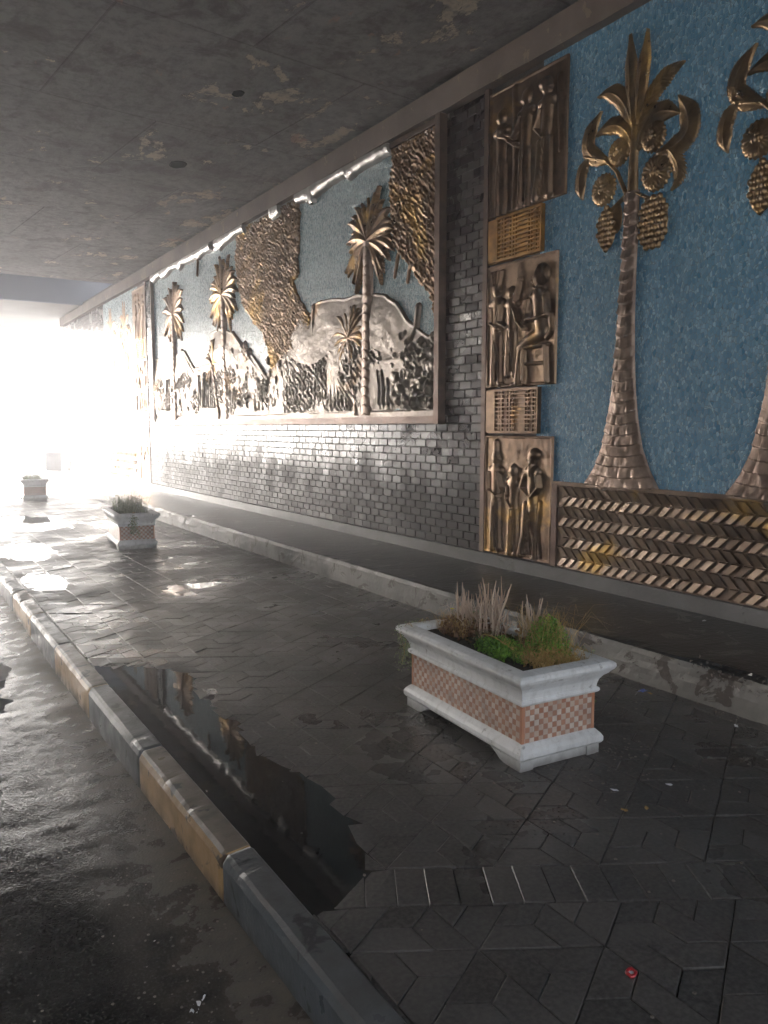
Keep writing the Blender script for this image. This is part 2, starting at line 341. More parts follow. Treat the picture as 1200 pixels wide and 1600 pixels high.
# pavement
A0 = .394
U1 = Vector((.8660, -.5)) * A0; U2 = Vector((0, 1)) * A0
def clip(poly, n, d):             # keep n.p <= d
    out = []
    for i, p in enumerate(poly):
        q = poly[(i + 1) % len(poly)]; a = n.dot(p) - d; b = n.dot(q) - d
        if a <= 0: out.append(p)
        if a * b < 0: out.append(p + (q - p) * (a / (a - b)))
    return out
PUD = [((1.10, 5.45), (1.42, 5.25), (1.62, 4.95), (1.52, 4.5), (1.56, 3.9), (1.50, 3.5), (1.60, 3.0), (1.52, 2.62), (1.47, 2.38), (1.38, 2.20), (1.08, 2.18))]
def dip(x, y):
    d = 0
    P = PUD[0]
    # signed distance to the outline of the long puddle by the kerb
    inside = False; best = 9
    for i in range(len(P)):
        (x0, y0), (x1, y1) = P[i], P[(i + 1) % len(P)]
        if (y0 > y) != (y1 > y) and x < (x1 - x0) * (y - y0) / (y1 - y0) + x0: inside = not inside
        t = max(0, min(1, ((x - x0) * (x1 - x0) + (y - y0) * (y1 - y0)) / ((x1 - x0)**2 + (y1 - y0)**2)))
        best = min(best, math.hypot(x - x0 - t * (x1 - x0), y - y0 - t * (y1 - y0)))
    if x < 1.2: best = max(best, .03) if inside else best
    sdv = best if inside else -best
    d = .012 * max(-1, min(1, sdv / .05)) if sdv > -.05 else -.012
    d = (d + .012) * .5
    for cx, cy, rx, ry, q in ((2.62, 7.75, .42, .20, .012), (2.35, 7.5, .22, .3, .010), (2.95, 9.63, .14, .10, .012), (1.5, 11.2, .5, 1.2, .010), (2.0, 14.5, .9, 1.5, .010), (1.35, 8.8, .25, .8, .010)):
        r = ((x - cx) / rx)**2 + ((y - cy) / ry)**2
        d = max(d, q * (1.25 - r) if r < 1.25 else 0)
    return min(d, .014)
def pave():
    b = MB(); X0, X1, Y0, Y1 = XK1 + .002, XL - .002, -1.0, 34.0
    kx = .57735
    def emit(poly, var=1.0, sc=None):
        poly = clip(poly, Vector((-1, 0)), -X0); poly = clip(poly, Vector((1, 0)), X1)
        poly = clip(poly, Vector((0, -1)), -Y0); poly = clip(poly, Vector((0, 1)), Y1)
        if len(poly) < 3: return
        c = sum(poly, Vector((0, 0))) / len(poly)
        ar = abs(sum(poly[i].x * poly[(i+1) % len(poly)].y - poly[(i+1) % len(poly)].x * poly[i].y for i in range(len(poly)))) / 2
        if ar < 4e-4: return
        r = math.sqrt(ar) / 2; s1 = 1 - .0022 / r; s2 = 1 - .0052 / r
        n = len(poly); dz = random.gauss(0, .0010); tx, ty = random.gauss(0, .0045), random.gauss(0, .0045)
        if random.random() < .06: dz -= .003
        vs = []
        for s, zz in ((s1, -.03), (s1, -.0022), (s2, 0)):
            for p in poly:
                q = c + (p - c) * s; und = (fbm1(q.x * .8, q.y * .8, 2, 9) - .5) * .012 if s is s2 or zz > -.01 else 0
                vs.append((q.x, q.y, zz + dz + tx * (q.x - c.x) + ty * (q.y - c.y) - dip(q.x, q.y) + und * .5))
        fs = [tuple(2*n + i for i in range(n))]
        for L in (0, 1): fs += [(L*n+i, L*n+(i+1) % n, (L+1)*n+(i+1) % n, (L+1)*n+i) for i in range(n)]
        b.add(vs, fs, random.random())
    def tri(V):
        C = (V[0] + V[1] + V[2]) / 3
        Pm = [V[i] + (V[(i+1) % 3] - V[i]) / 3 for i in range(3)]
        return [[Pm[i], V[(i+1) % 3], Pm[(i+1) % 3], C] for i in range(3)]
    N = Vector((kx, 1)); dl, du = 2.880, 3.148
    for (ox, oy, sgn, lim) in ((1.806, 1.575, 1, dl), (1.806, 2.500, -1, -du)):
        for i in range(-4, 9):
            for j in range(-14, 100):
                V = Vector((ox, oy)) + U1 * i + U2 * j
                if not (-2 < V.y < 35): continue
                for T in ([V, V + U2, V + U1 + U2], [V, V + U1 + U2, V + U1]):
                    if max((N * sgn).dot(t) for t in T) - lim > .45 and min((N * sgn).dot(t) for t in T) > lim: continue
                    for q in tri(T):
                        q = clip(q, N * sgn, lim)
                        if len(q) > 2: emit(q)
    # the band of small oblong blocks crossing the pavement
    e = Vector((.8660, -.5)); nn = Vector((.5, .8660)); o = Vector((1.0, dl - kx)); wd = (du - dl) * .866
    k = -2
    while k < 36:
        p = o + e * (.1075 * k); emit([p, p + e * .1075, p + e * .1075 + nn * wd, p + nn * wd]); k += 1
    return tag(b.build('pavement', MT['paving']), kind='structure')
pave()
sheet('pavement_bedding', XK1 - .01, XL + .01, -1, 34, -.024, MT['joint'])
sheet('pavement_far', XK1, XL, 34, 60, 0, MT['outside'])
sheet('pavement_near', XK1, XL, -7, -1, 0, MT['joint'])
sheet('puddle_water_by_kerb', XK1 + .001, 1.9, 1.9, 6.2, -.0075, MT['water'])
sheet('puddle_water_in_paving', XK1 + .001, XL - .01, 6.9, 18, -.0072, MT['water'])
# kerb stones
def kerb_mesh(L, seed):
    prof = [(XK0, -.30), (XK0, -.030), (XK0 + .012, -.006), (XK0 + .028, .004), (XK1 - .012, .010), (XK1 - .002, .002), (XK1 - .002, -.10)]
    n = 64; b = MB(); vs = []
    for i in range(n + 1):
        t = -L/2 + L * i / n; e = .006 if i in (0, n) else 0
        for j, (x, z) in enumerate(prof):
            g = (fbm1(t * 7 + seed * 3.3, j * .6, 4, seed % 7) - .5)
            jag = .012 if j in (1, 2, 3) else .005
            ch = max(0, fbm1(t * 9 + seed * 5.1, .5, 4, 5) - .64) * .03 if j in (2, 3) else 0
            vs.append((x + (g * jag * .5 + ch) * (1 if j < 4 else -.5) + e * (1 if j < 3 else 0), t * (1 - 0), z + g * jag * .4 - ch - e * (.7 if 1 < j < 6 else 0)))
    m_ = len(prof)
    fs = [(i*m_+j, (i+1)*m_+j, (i+1)*m_+j+1, i*m_+j+1) for i in range(n) for j in range(m_-1)]
    fs += [tuple(range(m_)), tuple(n*m_ + j for j in range(m_))[::-1]]
    b.add(vs, fs); me = bpy.data.meshes.new('kerb_stone'); me.from_pydata(b.v, [], b.f); me.update(); return me
KL = {-2: 'grey kerb stone just below the foot of the picture, next to the dark stained one', -1: 'blue-grey kerb stone with black stains on its top, nearest the camera',
      0: 'kerb stone with bright yellow-ochre front face, nearest and largest of the yellow ones', 1: 'grey kerb stone between the two nearest yellow ones, beside the head of the long puddle',
      2: 'second yellow-fronted kerb stone from the camera, beside the head of the long puddle', 3: 'second grey-fronted kerb stone between yellow ones, glinting on top',
      4: 'third yellow-fronted kerb stone from the camera, small, near the left edge', 5: 'far grey kerb stone cut by the left edge of the photo'}
for k in range(-2, 6):
    me = kerb_mesh(1.126, k + 5); yel = k % 2 == 0 and k >= 0
    o = link('kerb_stone', me, MT['yk'] if yel else MT['gk'], None, False)
    o.location = (0, 2.71 + 1.135 * (k + .5), 0); o.rotation_euler.z = random.uniform(-.004, .004)
    tag(o, KL[k], 'kerb stone', 'yellow and grey kerb stones along the road')
b = MB()
b.box(XK0, XK1 - .002, 2.71 + 1.135 * 6, 60, -.3, .008); b.box(XK0, XK1 - .002, -7, .44, -.3, .008)
tag(b.build('kerb', MT['gk']), kind='structure')
# raised ledge along the wall
def ledge():
    ys = axis([(-3, 1.6, .2), (1.6, 8, .03), (8, 18, .08), (18, 34, .4)])
    prof = [(0, -.05), (0, .02), (0, .06), (0, .10), (0, .14), (.0, .18), (.012, .212), (.04, ZL), (.12, ZL), (.25, ZL), (.45, ZL), (.7, ZL), (1.17, ZL)]
    vs = []; n = len(prof)
    for y in ys:
        chip = max(0, fbm1(y * 1.7, 0, 4, 11) - .52) * .35 + (.05 * math.exp(-((y - 2.55) / .28) ** 2))
        for j, (dx, z) in enumerate(prof):
            g = fbm1(y * 6, j * 1.3, 4, 12) - .5; g2 = fbm1(y * 19, j * 3.1, 3, 14) - .5
            x = XL + dx + g * .012 + g2 * .008
            zz = z
            if 4 <= j <= 7: x += chip * (j - 3) * .22 + g2 * .03 * min(1, chip * 12); zz -= chip * .22 * (1 if j > 5 else .3)
            if j >= 7 and j < 12: zz += g * .008
            if j == 12: x = XW + .02
            vs.append((x, y, zz))
    b = MB(); f1 = []; f2 = []
    for i in range(len(ys) - 1):
        for j in range(n - 1):
            (f1 if j < 6 else f2).append((i*n+j, i*n+j+1, (i+1)*n+j+1, (i+1)*n+j)[::-1])
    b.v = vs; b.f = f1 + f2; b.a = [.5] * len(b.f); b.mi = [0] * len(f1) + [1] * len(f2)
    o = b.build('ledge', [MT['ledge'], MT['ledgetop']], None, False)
    return tag(o, 'raised wet concrete ledge with chipped edge along the foot of the mural wall', 'ledge')
ledge()
# ------------------------------------------------------------------ wall of glazed bricks
wall = empty('brick_wall', (XW, 0, ZL), 0, 'dark glazed brick wall of the underpass behind the murals', 'wall')
def P_(o, x=XW, y=0, z=ZL):            # keep world coordinates for a child of an Empty at (x, y, z)
    o.location = (-x, -y, -z); return o
b = MB(); b.box(XW + .012, XW + .6, -7, 27.4, 0, 5.2); P_(b.build('wall_core', MT['mortar'], wall))
def bricks(b, y0, y1, z0, z1, bw=.198, bh=.0865):
    j = 0; z = z0
    while z < z1 - .02:
        zt = min(z + bh, z1); y = y0 - (bw / 2 if j % 2 else 0)
        while y < y1 - 1e-4:
            a, c = max(y, y0) + .0045, min(y + bw, y1) - .0045; y += bw
            if c - a < .012: continue
            p, q = z + .0045, zt - .0045; t = random.gauss(0, .0008); u = random.gauss(0, .0006); e = .004
            X = XW + random.gauss(0, .0008)
            vs = [(XW + .013, a, p), (XW + .013, c, p), (XW + .013, c, q), (XW + .013, a, q),
                  (X + .003, a, p), (X + .003, c, p), (X + .003, c, q), (X + .003, a, q),
                  (X + t + u, a + e, p + e), (X - t + u, c - e, p + e), (X - t - u, c - e, q - e), (X + t - u, a + e, q - e)]
            b.add(vs, [(0,4,5,1),(1,5,6,2),(2,6,7,3),(3,7,4,0),(4,8,9,5),(5,9,10,6),(6,10,11,7),(7,11,8,4),(8,11,10,9)], random.random())
        z = zt; j += 1
b = MB()
bricks(b, 6.24, 27.4, .345, 1.645); bricks(b, 6.24, 6.90, 1.645, 4.82); bricks(b, 17.44, 18.0, 1.645, 4.82); bricks(b, 22.0, 27.4, 1.645, 4.95)
P_(b.build('brick_courses', MT['brick'], wall))
b = MB(); b.box(XW - .045, XW + .03, -7, 27.4, ZL - .02, .342); o = P_(b.build('plinth', MT['plinth'], wall))
# beam under the deck
b = MB()
ys = axis([(-7, 3, .5), (3, 12, .12), (12, 27.4, .5)])
for i in range(len(ys) - 1):
    y0, y1 = ys[i], ys[i+1]
    f = lambda y, s: (fbm1(y * 2.2, s, 3, 20) - .5) * .02
    x0, x1 = XW - .10 + f(y0, 1), XW - .10 + f(y1, 1); a0, a1 = 4.82 + f(y0, 5), 4.82 + f(y1, 5)
    b.add([(x0, y0, a0), (x1, y1, a1), (x1, y1, 5.075), (x0, y0, 5.075), (XW + .2, y0, a0), (XW + .2, y1, a1), (XW + .2, y0, 5.075), (XW + .2, y1, 5.075)],
          [(0, 3, 2, 1), (0, 1, 5, 4), (3, 6, 7, 2)])
tag(b.build('edge_beam', MT['beam']), 'long plastered edge beam above the murals where wall meets deck', 'beam')
# decks
b = MB(); b.box(XO - 1, XW + 1.4, YB, YE, ZC, ZC + 1.1, mi=0)
dk = b.build('bridge_deck', MT['ceiling']); tag(dk, 'sooty concrete bridge deck with flaking paint over the pavement and murals', 'bridge deck')
b = MB(); b.add([(XO-1,YE+.003,ZC),(XW+1.4,YE+.003,ZC),(XW+1.4,YE+.003,ZC+1.1),(XO-1,YE+.003,ZC+1.1)], [(0,1,2,3)]); b.build('deck_edge', MT['side'], dk)
b = MB(); b.box(XO - 1, XW + 1.4, Y2, Y3, ZC - .02, ZC + 1.2)
d2 = tag(b.build('bridge_deck', MT['soffit']), 'far second bridge deck with pale soffit near the bright exit', 'bridge deck')
b = MB(); b.box(XO - 1, XW + 1.4, YE + .01, Y2 - .13, ZC + .95, ZC + 1.15); b.build('gap_light_blocker', MT['side'], d2)  # unseen slab added over the gap to keep sky light off the fascia
b = MB(); b.box(XO - 1, XW + 1.4, Y2 - .12, Y2 - .003, ZC - .02, ZC + 1.2); b.build('fascia', MT['side'], d2)
for px, py, r in ((372, 146, .055), (278, 257, .10)):
    r_ = cF + cR * ((px - 600) / CF) - cU * ((py - 800) / CF); t = (ZC - CH) / r_.z; q = Vector((0, 0, CH)) + r_ * t
    b = MB(); n = 16
    ring = lambda s, z: [(math.cos(2*math.pi*i/n) * s * (1 + .12 * math.sin(i * 2.3)), math.sin(2*math.pi*i/n) * s * 1.5, z) for i in range(n)]
    b.add(ring(r * 1.15, .004) + ring(r, -.006) + ring(r * .8, .0) , [(i, (i+1) % n, n+(i+1) % n, n+i) for i in range(n)] + [(n+i, n+(i+1) % n, 2*n+(i+1) % n, 2*n+i) for i in range(n)] + [tuple(range(2*n, 3*n))])
    o = b.build('drain_hole', MT['hole'], dk); o.location = (q.x, q.y, ZC - .002)
# opposite side of the road
b = MB(); b.box(XO - .6, XO, YB, Y3, -.3, 5.1); tag(b.build('retaining_wall', MT['midwall']), 'grey retaining wall on the far side of the road', 'wall')
# ================================================================== RELIEFS
def smax(a, b, k=.008):
    h = np.clip(.5 + .5 * (a - b) / k, 0, 1); return b * (1 - h) + a * h + k * h * (1 - h)
class Relief:
    "a height field in wall coordinates (y, z); below zero it sinks behind the wall face, so outlines stay clean"
    def __init__(s, us, vs, base=-.05):
        s.us, s.vs = us, vs; s.U, s.V = np.meshgrid(us, vs); s.H = np.full(s.U.shape, base, float)
    def put(s, h, k=.006): s.H = smax(s.H, h, k)
    def seg(s, a, r0, b_, r1, hgt, prof=.5, k=.006):
        ax, ay = a; bx, by = b_; dx, dy = bx - ax, by - ay; L = dx*dx + dy*dy + 1e-12
        t = np.clip(((s.U - ax) * dx + (s.V - ay) * dy) / L, 0, 1); d = np.hypot(s.U - ax - t*dx, s.V - ay - t*dy); r = r0 + (r1 - r0) * t
        q = d / r; h = np.where(q < 1, hgt * np.sqrt(np.clip(1 - q*q, 0, 1)), -(q - 1) * r * 1.2); s.put(h, k)
    def line(s, pts, rs, hgt, k=.006):
        if not isinstance(rs, (list, tuple)): rs = [rs] * len(pts)
        for i in range(len(pts) - 1): s.seg(pts[i], rs[i], pts[i+1], rs[i+1], hgt, k=k)
    def ell(s, c, rx, ry, hgt, ang=0, k=.006):
        du, dv = s.U - c[0], s.V - c[1]; ca, sa = math.cos(ang), math.sin(ang)
        q = np.hypot((du*ca + dv*sa) / rx, (-du*sa + dv*ca) / ry)
        s.put(np.where(q < 1, hgt * np.sqrt(np.clip(1 - q*q, 0, 1)), -(q - 1) * min(rx, ry)), k)
    def poly_sd(s, P):
        inside = np.zeros(s.U.shape, bool); best = np.full(s.U.shape, 9.)
        for i in range(len(P)):
            (x0, y0), (x1, y1) = P[i], P[(i+1) % len(P)]
            if y0 != y1:
                c = ((y0 > s.V) != (y1 > s.V)) & (s.U < (x1 - x0) * (s.V - y0) / (y1 - y0) + x0); inside ^= c
            dx, dy = x1 - x0, y1 - y0; t = np.clip(((s.U-x0)*dx + (s.V-y0)*dy) / (dx*dx + dy*dy + 1e-12), 0, 1)
            best = np.minimum(best, np.hypot(s.U - x0 - t*dx, s.V - y0 - t*dy))
        return np.where(inside, best, -best)
    def frond(s, P0, P1, P2, w, hgt, freq=70, teeth=.25, tip=.12, lean=1.0):
        "feathered leaf along a curved rib"
        n = 26; T = np.linspace(0, 1, n)
        pts = [((1-t)**2 * P0[0] + 2*t*(1-t) * P1[0] + t*t * P2[0], (1-t)**2 * P0[1] + 2*t*(1-t) * P1[1] + t*t * P2[1]) for t in T]
        x0, x1 = min(p[0] for p in pts) - 2*w, max(p[0] for p in pts) + 2*w; y0, y1 = min(p[1] for p in pts) - 2*w, max(p[1] for p in pts) + 2*w
        iu = np.where((s.us >= x0) & (s.us <= x1))[0]; iv = np.where((s.vs >= y0) & (s.vs <= y1))[0]
        if not len(iu) or not len(iv): return
        sl_ = (slice(iv[0], iv[-1]+1), slice(iu[0], iu[-1]+1)); U, V = s.U[sl_], s.V[sl_]
        best = np.full(U.shape, 9.); S_ = np.zeros(U.shape); sg = np.zeros(U.shape); acc = 0; tot = 0
        for i in range(n-1): tot += math.dist(pts[i], pts[i+1])
        for i in range(n-1):
            (ax, ay), (bx, by) = pts[i], pts[i+1]; dx, dy = bx-ax, by-ay; l = math.hypot(dx, dy) + 1e-9
            t = np.clip(((U-ax)*dx + (V-ay)*dy) / (l*l), 0, 1); d = np.hypot(U-ax-t*dx, V-ay-t*dy); m_ = d < best
            best = np.where(m_, d, best); S_ = np.where(m_, acc + t*l, S_); sg = np.where(m_, np.sign(dx*(V-ay) - dy*(U-ax)), sg); acc += l
        q = S_ / tot; ww = w * np.clip(np.minimum(.35 + q * 2.6, (1 - q) * 3.2 + tip), 0, 1)
        ph = (S_ - best * lean) * freq; saw = np.abs((ph % 1) - .5) * 2
        ww = ww * (1 - teeth * saw)
        e = best / np.maximum(ww, 1e-4)
        h = np.where(e < 1, hgt * (1 - e ** 2) ** .4 * .75 + hgt * .25 * (1 - e) + .010 * (saw - .5) * (e > .12), -(best - ww) * 1.2)
        h = h + np.where(best < .008, .006 * (1 - best / .008), 0)
        s.H[sl_] = smax(s.H[sl_], h, .004)
    def build(s, name, mat, parent=None, off=(0, 0, 0), X=XW, thr=-.002, keep=None, flat=1.0):
        H = np.where(s.H > 0, s.H * flat, s.H); nv, nu = H.shape
        v = np.stack([X - H, s.U, s.V], -1).reshape(-1, 3) - np.array(off)
        i = np.arange(nu * nv).reshape(nv, nu); f = np.stack([i[:-1, :-1], i[:-1, 1:], i[1:, 1:], i[1:, :-1]], -1).reshape(-1, 4)
        hm = H.reshape(-1)[f].max(1) > thr
        if keep is not None: hm &= keep.reshape(-1)[f].any(1)
        f = f[hm]; used = np.unique(f); mp = np.zeros(nu*nv, int); mp[used] = np.arange(len(used))
        me = bpy.data.meshes.new(name); me.from_pydata(v[used].tolist(), [], mp[f].tolist()); me.update()
        return link(name, me, mat, parent, True)
def rng_ax(a, b_, d): return np.linspace(a, b_, max(2, int((b_ - a) / d) + 1))
# ------------------------------------------------------------------ near palm panel
def palm_relief(parent, off):
    q = lambda x, y: at_wall(x, y)
    # trunk
    L = WP([(912, 757), (928, 730), (940, 700), (948, 660), (955, 620), (961, 560), (966, 500), (971, 430), (975, 370), (977, 320)])
    R_ = WP([(1032, 769), (1016, 735), (1004, 700), (998, 660), (994, 620), (992, 560), (992, 500), (994, 430), (997, 370), (999, 320)])
    zc = np.array([p[1] for p in L]); yl = np.array([p[0] for p in L]); yr = np.interp(zc[::1], np.array([p[1] for p in R_]), np.array([p[0] for p in R_]))
    r = Relief(rng_ax(3.98, 4.92, .006), rng_ax(1.10, 3.45, .006))
    cl = np.interp(r.V, zc, yl); cr = np.interp(r.V, zc, yr); c = (cl + cr) / 2; hw = (cl - cr) / 2
    e = np.abs(r.U - c) / hw
    ring = 11.5; cv = (r.V + .03 * (1 - e**2)) * ring; fr = cv % 1; row = np.floor(cv)
    col = ((r.U - c) / hw * 2.5 + .5 * (row % 2)); fc = np.abs((col % 1) - .5) * 2
    h = np.where(e < 1, .036 * np.sqrt(np.clip(1 - e*e, 0, 1)) + .010 * (1 - fr) * (e < .97) * (.5 + _P[(row % 256).astype(int), 3]) + .010 * (_P[(row % 256).astype(int), (np.floor(col) % 256).astype(int)] > .45) * (1 - fc**4) * (1 - fr) + .006 * (np.abs((r.U * 60) % 1 - .5)) * (1 - fr) + (fbm(r.U * 20, r.V * 20, 2, 3) - .5) * .008, -(e - 1) * hw * 1.5)
    r.H = h; r.build('trunk', MT['trunkb'], parent, off)
    # crown
    r = Relief(rng_ax(3.82, 5.08, .0058), rng_ax(2.92, 4.70, .0058))
    F = lambda a, b_, c_, w_, h_=.03, **k_: r.frond(q(*a), q(*b_), q(*c_), w_ * 1.65, h_, **k_)
    r.line(WP([(988, 330), (990, 260), (995, 190)]), [.055, .045, .03], .045)
    F((992, 200), (985, 120), (987, 52), .042, .04, tip=.02, freq=50); F((998, 195), (1004, 110), (1015, 45), .042, .045, tip=.02, freq=50)
    F((1000, 205), (1015, 130), (1070, 96), .052, .03, freq=30); F((992, 205), (975, 125), (936, 153), .052, .03, freq=60)
    F((993, 235), (978, 170), (933, 213), .048, .032, freq=60); F((999, 230), (1012, 160), (1062, 176), .055, .03, freq=60)
    F((1030, 240), (1110, 215), (1062, 150), .060, .032, freq=60); F((1045, 232), (1078, 265), (1050, 297), .045, .03, freq=40, teeth=.5)
    F((950, 252), (895, 245), (941, 175), .050, .03, freq=60); F((922, 248), (900, 275), (911, 312), .045, .028, freq=60, teeth=.35)
    r.line(WP([(980, 305), (966, 270), (948, 251), (915, 247)]), [.014, .012, .012, .010], .045)
    for (cx, cy, ra, hh) in ((968, 238, .115, .04), (1022, 214, .12, .045), (1026, 270, .145, .04), (944, 297, .135, .04)):
        c = q(cx, cy); du, dv = r.U - c[0], r.V - c[1]; d = np.hypot(du, dv); an = np.arctan2(dv, du)
        pet = np.abs(((an / (2*math.pi) * 20) % 1) - .5) * 2; rr = ra * (1 - .12 * pet)
        h = np.where(d < rr, hh * np.clip(1 - (d / rr)**2, 0, 1) ** .28 * (.55 + .45 * np.clip(d / ra * 1.6, 0, 1)) + .008 * (pet - .5) * (d > ra * .25), -(d - rr)); r.put(h, .004)
        for t in range(3): r.ell((c[0] + .026 * (t-1), c[1] + .03 * (t % 2)), .022, .03, hh + .014)
    # bunches of dates
    for (cx, cy, rx, ry, hh, kn, dr) in ((948, 358, .105, .18, .05, .040, 0), (1021, 347, .145, .21, .05, .044, .1), (964, 340, .06, .13, .025, 0, 0)):
        c = q(cx, cy); r.ell(c, rx * .92, ry * .95, hh * .65)
        if kn:
            for jj in range(-6, 7):
                for ii in range(-4, 5):
                    u = c[0] + (ii + .5 * (jj % 2)) * kn * 1.3; v_ = c[1] + jj * kn * 1.02
                    e_ = ((u - c[0]) / rx)**2 + ((v_ - c[1]) / ry)**2
                    if e_ < .92:
                        hh2 = hh * .65 * math.sqrt(1 - e_ * .9)
                        du, dv = (r.U - u) / (kn * .5), (r.V - v_) / (kn * .62); d = np.hypot(du, dv)
                        r.put(np.where(d < 1, hh2 + .028 * np.sqrt(np.clip(1 - d*d, 0, 1)), -1), .002)
    for a, b_ in (((985, 300), (955, 330)), ((992, 300), (1018, 312))): r.line(WP([a, b_]), .014, .04)
    r.build('crown', MT['crownb'], parent, off, flat=.75)
def palm_thing(dy, label, group):
    o = empty('palm_relief', (XW, 4.45 + dy, 1.12), 0, label, 'relief', group); return o
pp = empty('palm_mural', (XW, 5.2, ZL), 0, 'tall blue mosaic mural with bronze palm trees over a zigzag bronze band', 'mural')
o0 = (XW, 5.2, ZL)
b = MB(); b.add([(XW, -1.5, .9), (XW, 5.46, .9), (XW, 5.46, 4.9), (XW, -1.5, 4.9)], [(0, 1, 2, 3)])
bg = b.build('mosaic_sky', MT['blue'], pp); bg.location = (-XW, -5.2, -ZL)
pal = empty('palm_tree_relief', (0, -.75, .90)); pal.parent = pp; pal['label'] = 'bronze palm relief, wholly visible'
po = (XW, 4.45, 1.12)
palm_relief(pal, po)
p2 = copy_tree(pal, pp); p2.location = (0, -.75 - 1.36, .90); p2['label'] = 'bronze palm relief cut by the right edge of the photo'
# zigzag band
def zigzag(parent, y0, y1, off):
    b = MB(); zb, zt = .355, 1.085; rows = 8; rh = (zt - zb) / rows; pw = .098; lean = .074
    b.box(XW - .006, XW + .01, y0, y1, .345, 1.12)
    n = int((y1 - y0) / pw) + 3
    for j in range(rows):
        za, zc = zb + rh * j, zb + rh * (j + 1); sl = j % 2 == 0           # even rows lean like a slash
        for i in range(-1, n):
            ya = y1 - .02 - i * pw
            yb_, yt_ = (ya, ya - lean) if sl else (ya - lean, ya)
            wd = pw * (.37 if sl else .33)
            if max(yb_, yt_) + wd > y1 - .004 or min(yb_, yt_) - wd < y0 + .004: continue
            jt = random.gauss(0, .0018)
            # outline: high-y edge then low-y edge; the face is tilted, one way in even rows, the other in odd rows
            lo_, hi_ = (.019, .028) if sl else (.029, .020)
            e = .004
            base = [(XW - .004, yb_ + wd, za + .003), (XW - .004, yb_ - wd, za + .003), (XW - .004, yt_ - wd, zc - .003), (XW - .004, yt_ + wd, zc - .003)]
            top = [(XW - lo_ + jt, yb_ + wd - e, za + .009), (XW - hi_ - jt, yb_ - wd + e, za + .009), (XW - hi_ - jt + random.gauss(0, .001), yt_ - wd + e, zc - .009), (XW - lo_ + jt + random.gauss(0, .001), yt_ + wd - e, zc - .009)]
            b.add(base + top, [(0, 4, 5, 1), (1, 5, 6, 2), (2, 6, 7, 3), (3, 7, 4, 0), (4, 7, 6, 5)], random.random())
    b.box(XW - .022, XW + .01, y0, y1, 1.088, 1.118)
    o = b.build('zigzag_band', MT['zig'], parent); o.location = tuple(-c for c in off); return o
zigzag(pp, -1.5, 5.23, o0)
# ------------------------------------------------------------------ relief column
class Panel:
    "local coordinates: p to the right as seen from the road, q up"
    def __init__(s, yl, z0, w_, h_, res=.0065, plate=.014):
        s.yl, s.z0 = yl, z0; s.r = Relief(rng_ax(yl - w_, yl, res), rng_ax(z0, z0 + h_, res), 0)
        nz = (fbm(s.r.U * 7, s.r.V * 7, 3, int(z0 * 10)) - .5) * .012
        ed = np.minimum(np.minimum(s.r.U - yl + w_, yl - s.r.U), np.minimum(s.r.V - z0, z0 + h_ - s.r.V))
        s.r.H = plate + nz + np.where(ed < .02, .012, 0)
        s.r.H = np.where(ed < .004, -.01, s.r.H)
    def P(s, p): return (s.yl - p[0], s.z0 + p[1])
    def seg(s, a, r0, b_, r1, h=.045): s.r.seg(s.P(a), r0, s.P(b_), r1, h, k=.010)
    def line(s, pts, rs, h=.045): s.r.line([s.P(p) for p in pts], rs, h, k=.010)
    def ell(s, c, rx, ry, h=.05, ang=0): s.r.ell(s.P(c), rx, ry, h, ang, k=.010)
    def grooves(s, c, w_, h_, freq, amp, slant=0):
        c = s.P(c); m_ = (np.abs(s.r.U - c[0]) < w_) & (np.abs(s.r.V - c[1]) < h_)
        s.r.H += np.where(m_, amp * np.sin((s.r.U + slant * s.r.V) * freq * 2 * math.pi), 0)
def figure(p, x, z, h, face=1, cap=True, arm=None, lean=0, flare=.0):
    "standing robed figure of height h, feet at (x, z)"
    hd = h * .075
    top = (x + lean, z + h - hd)
    p.ell(top, hd * .85, hd * 1.1, .06); p.ell((top[0] - face * hd * .7, top[1] - hd * .15), hd * .28, hd * .3, .05)
    if cap: p.ell((top[0] + face * hd * .3, top[1] + hd * .45), hd * 1.05, hd * .8, .066); p.grooves(top, hd * 1.1, hd * .8, 60, .002)
    sh = (x + lean * .8, z + h * .80); p.line([top, sh], [hd * .5, hd * .6], .045)
    p.seg((sh[0] - .075, sh[1]), .045, (sh[0] + .075, sh[1]), .045, .048)
    p.line([sh, (x + lean * .5, z + h * .56), (x, z + h * .46)], [.085, .062, .070], .055)
    p.line([(x - .03 - flare, z + h * .48), (x - .045 - flare, z + h * .22), (x - .05 - flare * 1.8, z + .02)], [.050, .045, .042], .046)
    p.line([(x + .03, z + h * .48), (x + .042, z + h * .22), (x + .05, z + .02)], [.050, .042, .040], .050)
    for t in (-.02, .012, .03): p.line([(x + t, z + h * .5), (x + t * 1.8 - flare * .6, z + .04)], .009, .06)
    p.ell((x - .065 * face - flare, z + .018), .045, .016, .045); p.ell((x + .05 - .02 * face, z + .014), .042, .015, .05)
    for a in arm or []:
        p.line(a, [.026] + [.021] * (len(a) - 2) + [.017], .072); e = a[-1]
        p.ell(e, .02, .016, .072)
        for t in (-.010, 0, .010): p.seg((e[0], e[1] + t), .0055, (e[0] - .028 * face, e[1] + t * 1.6 + .006), .004, .07)
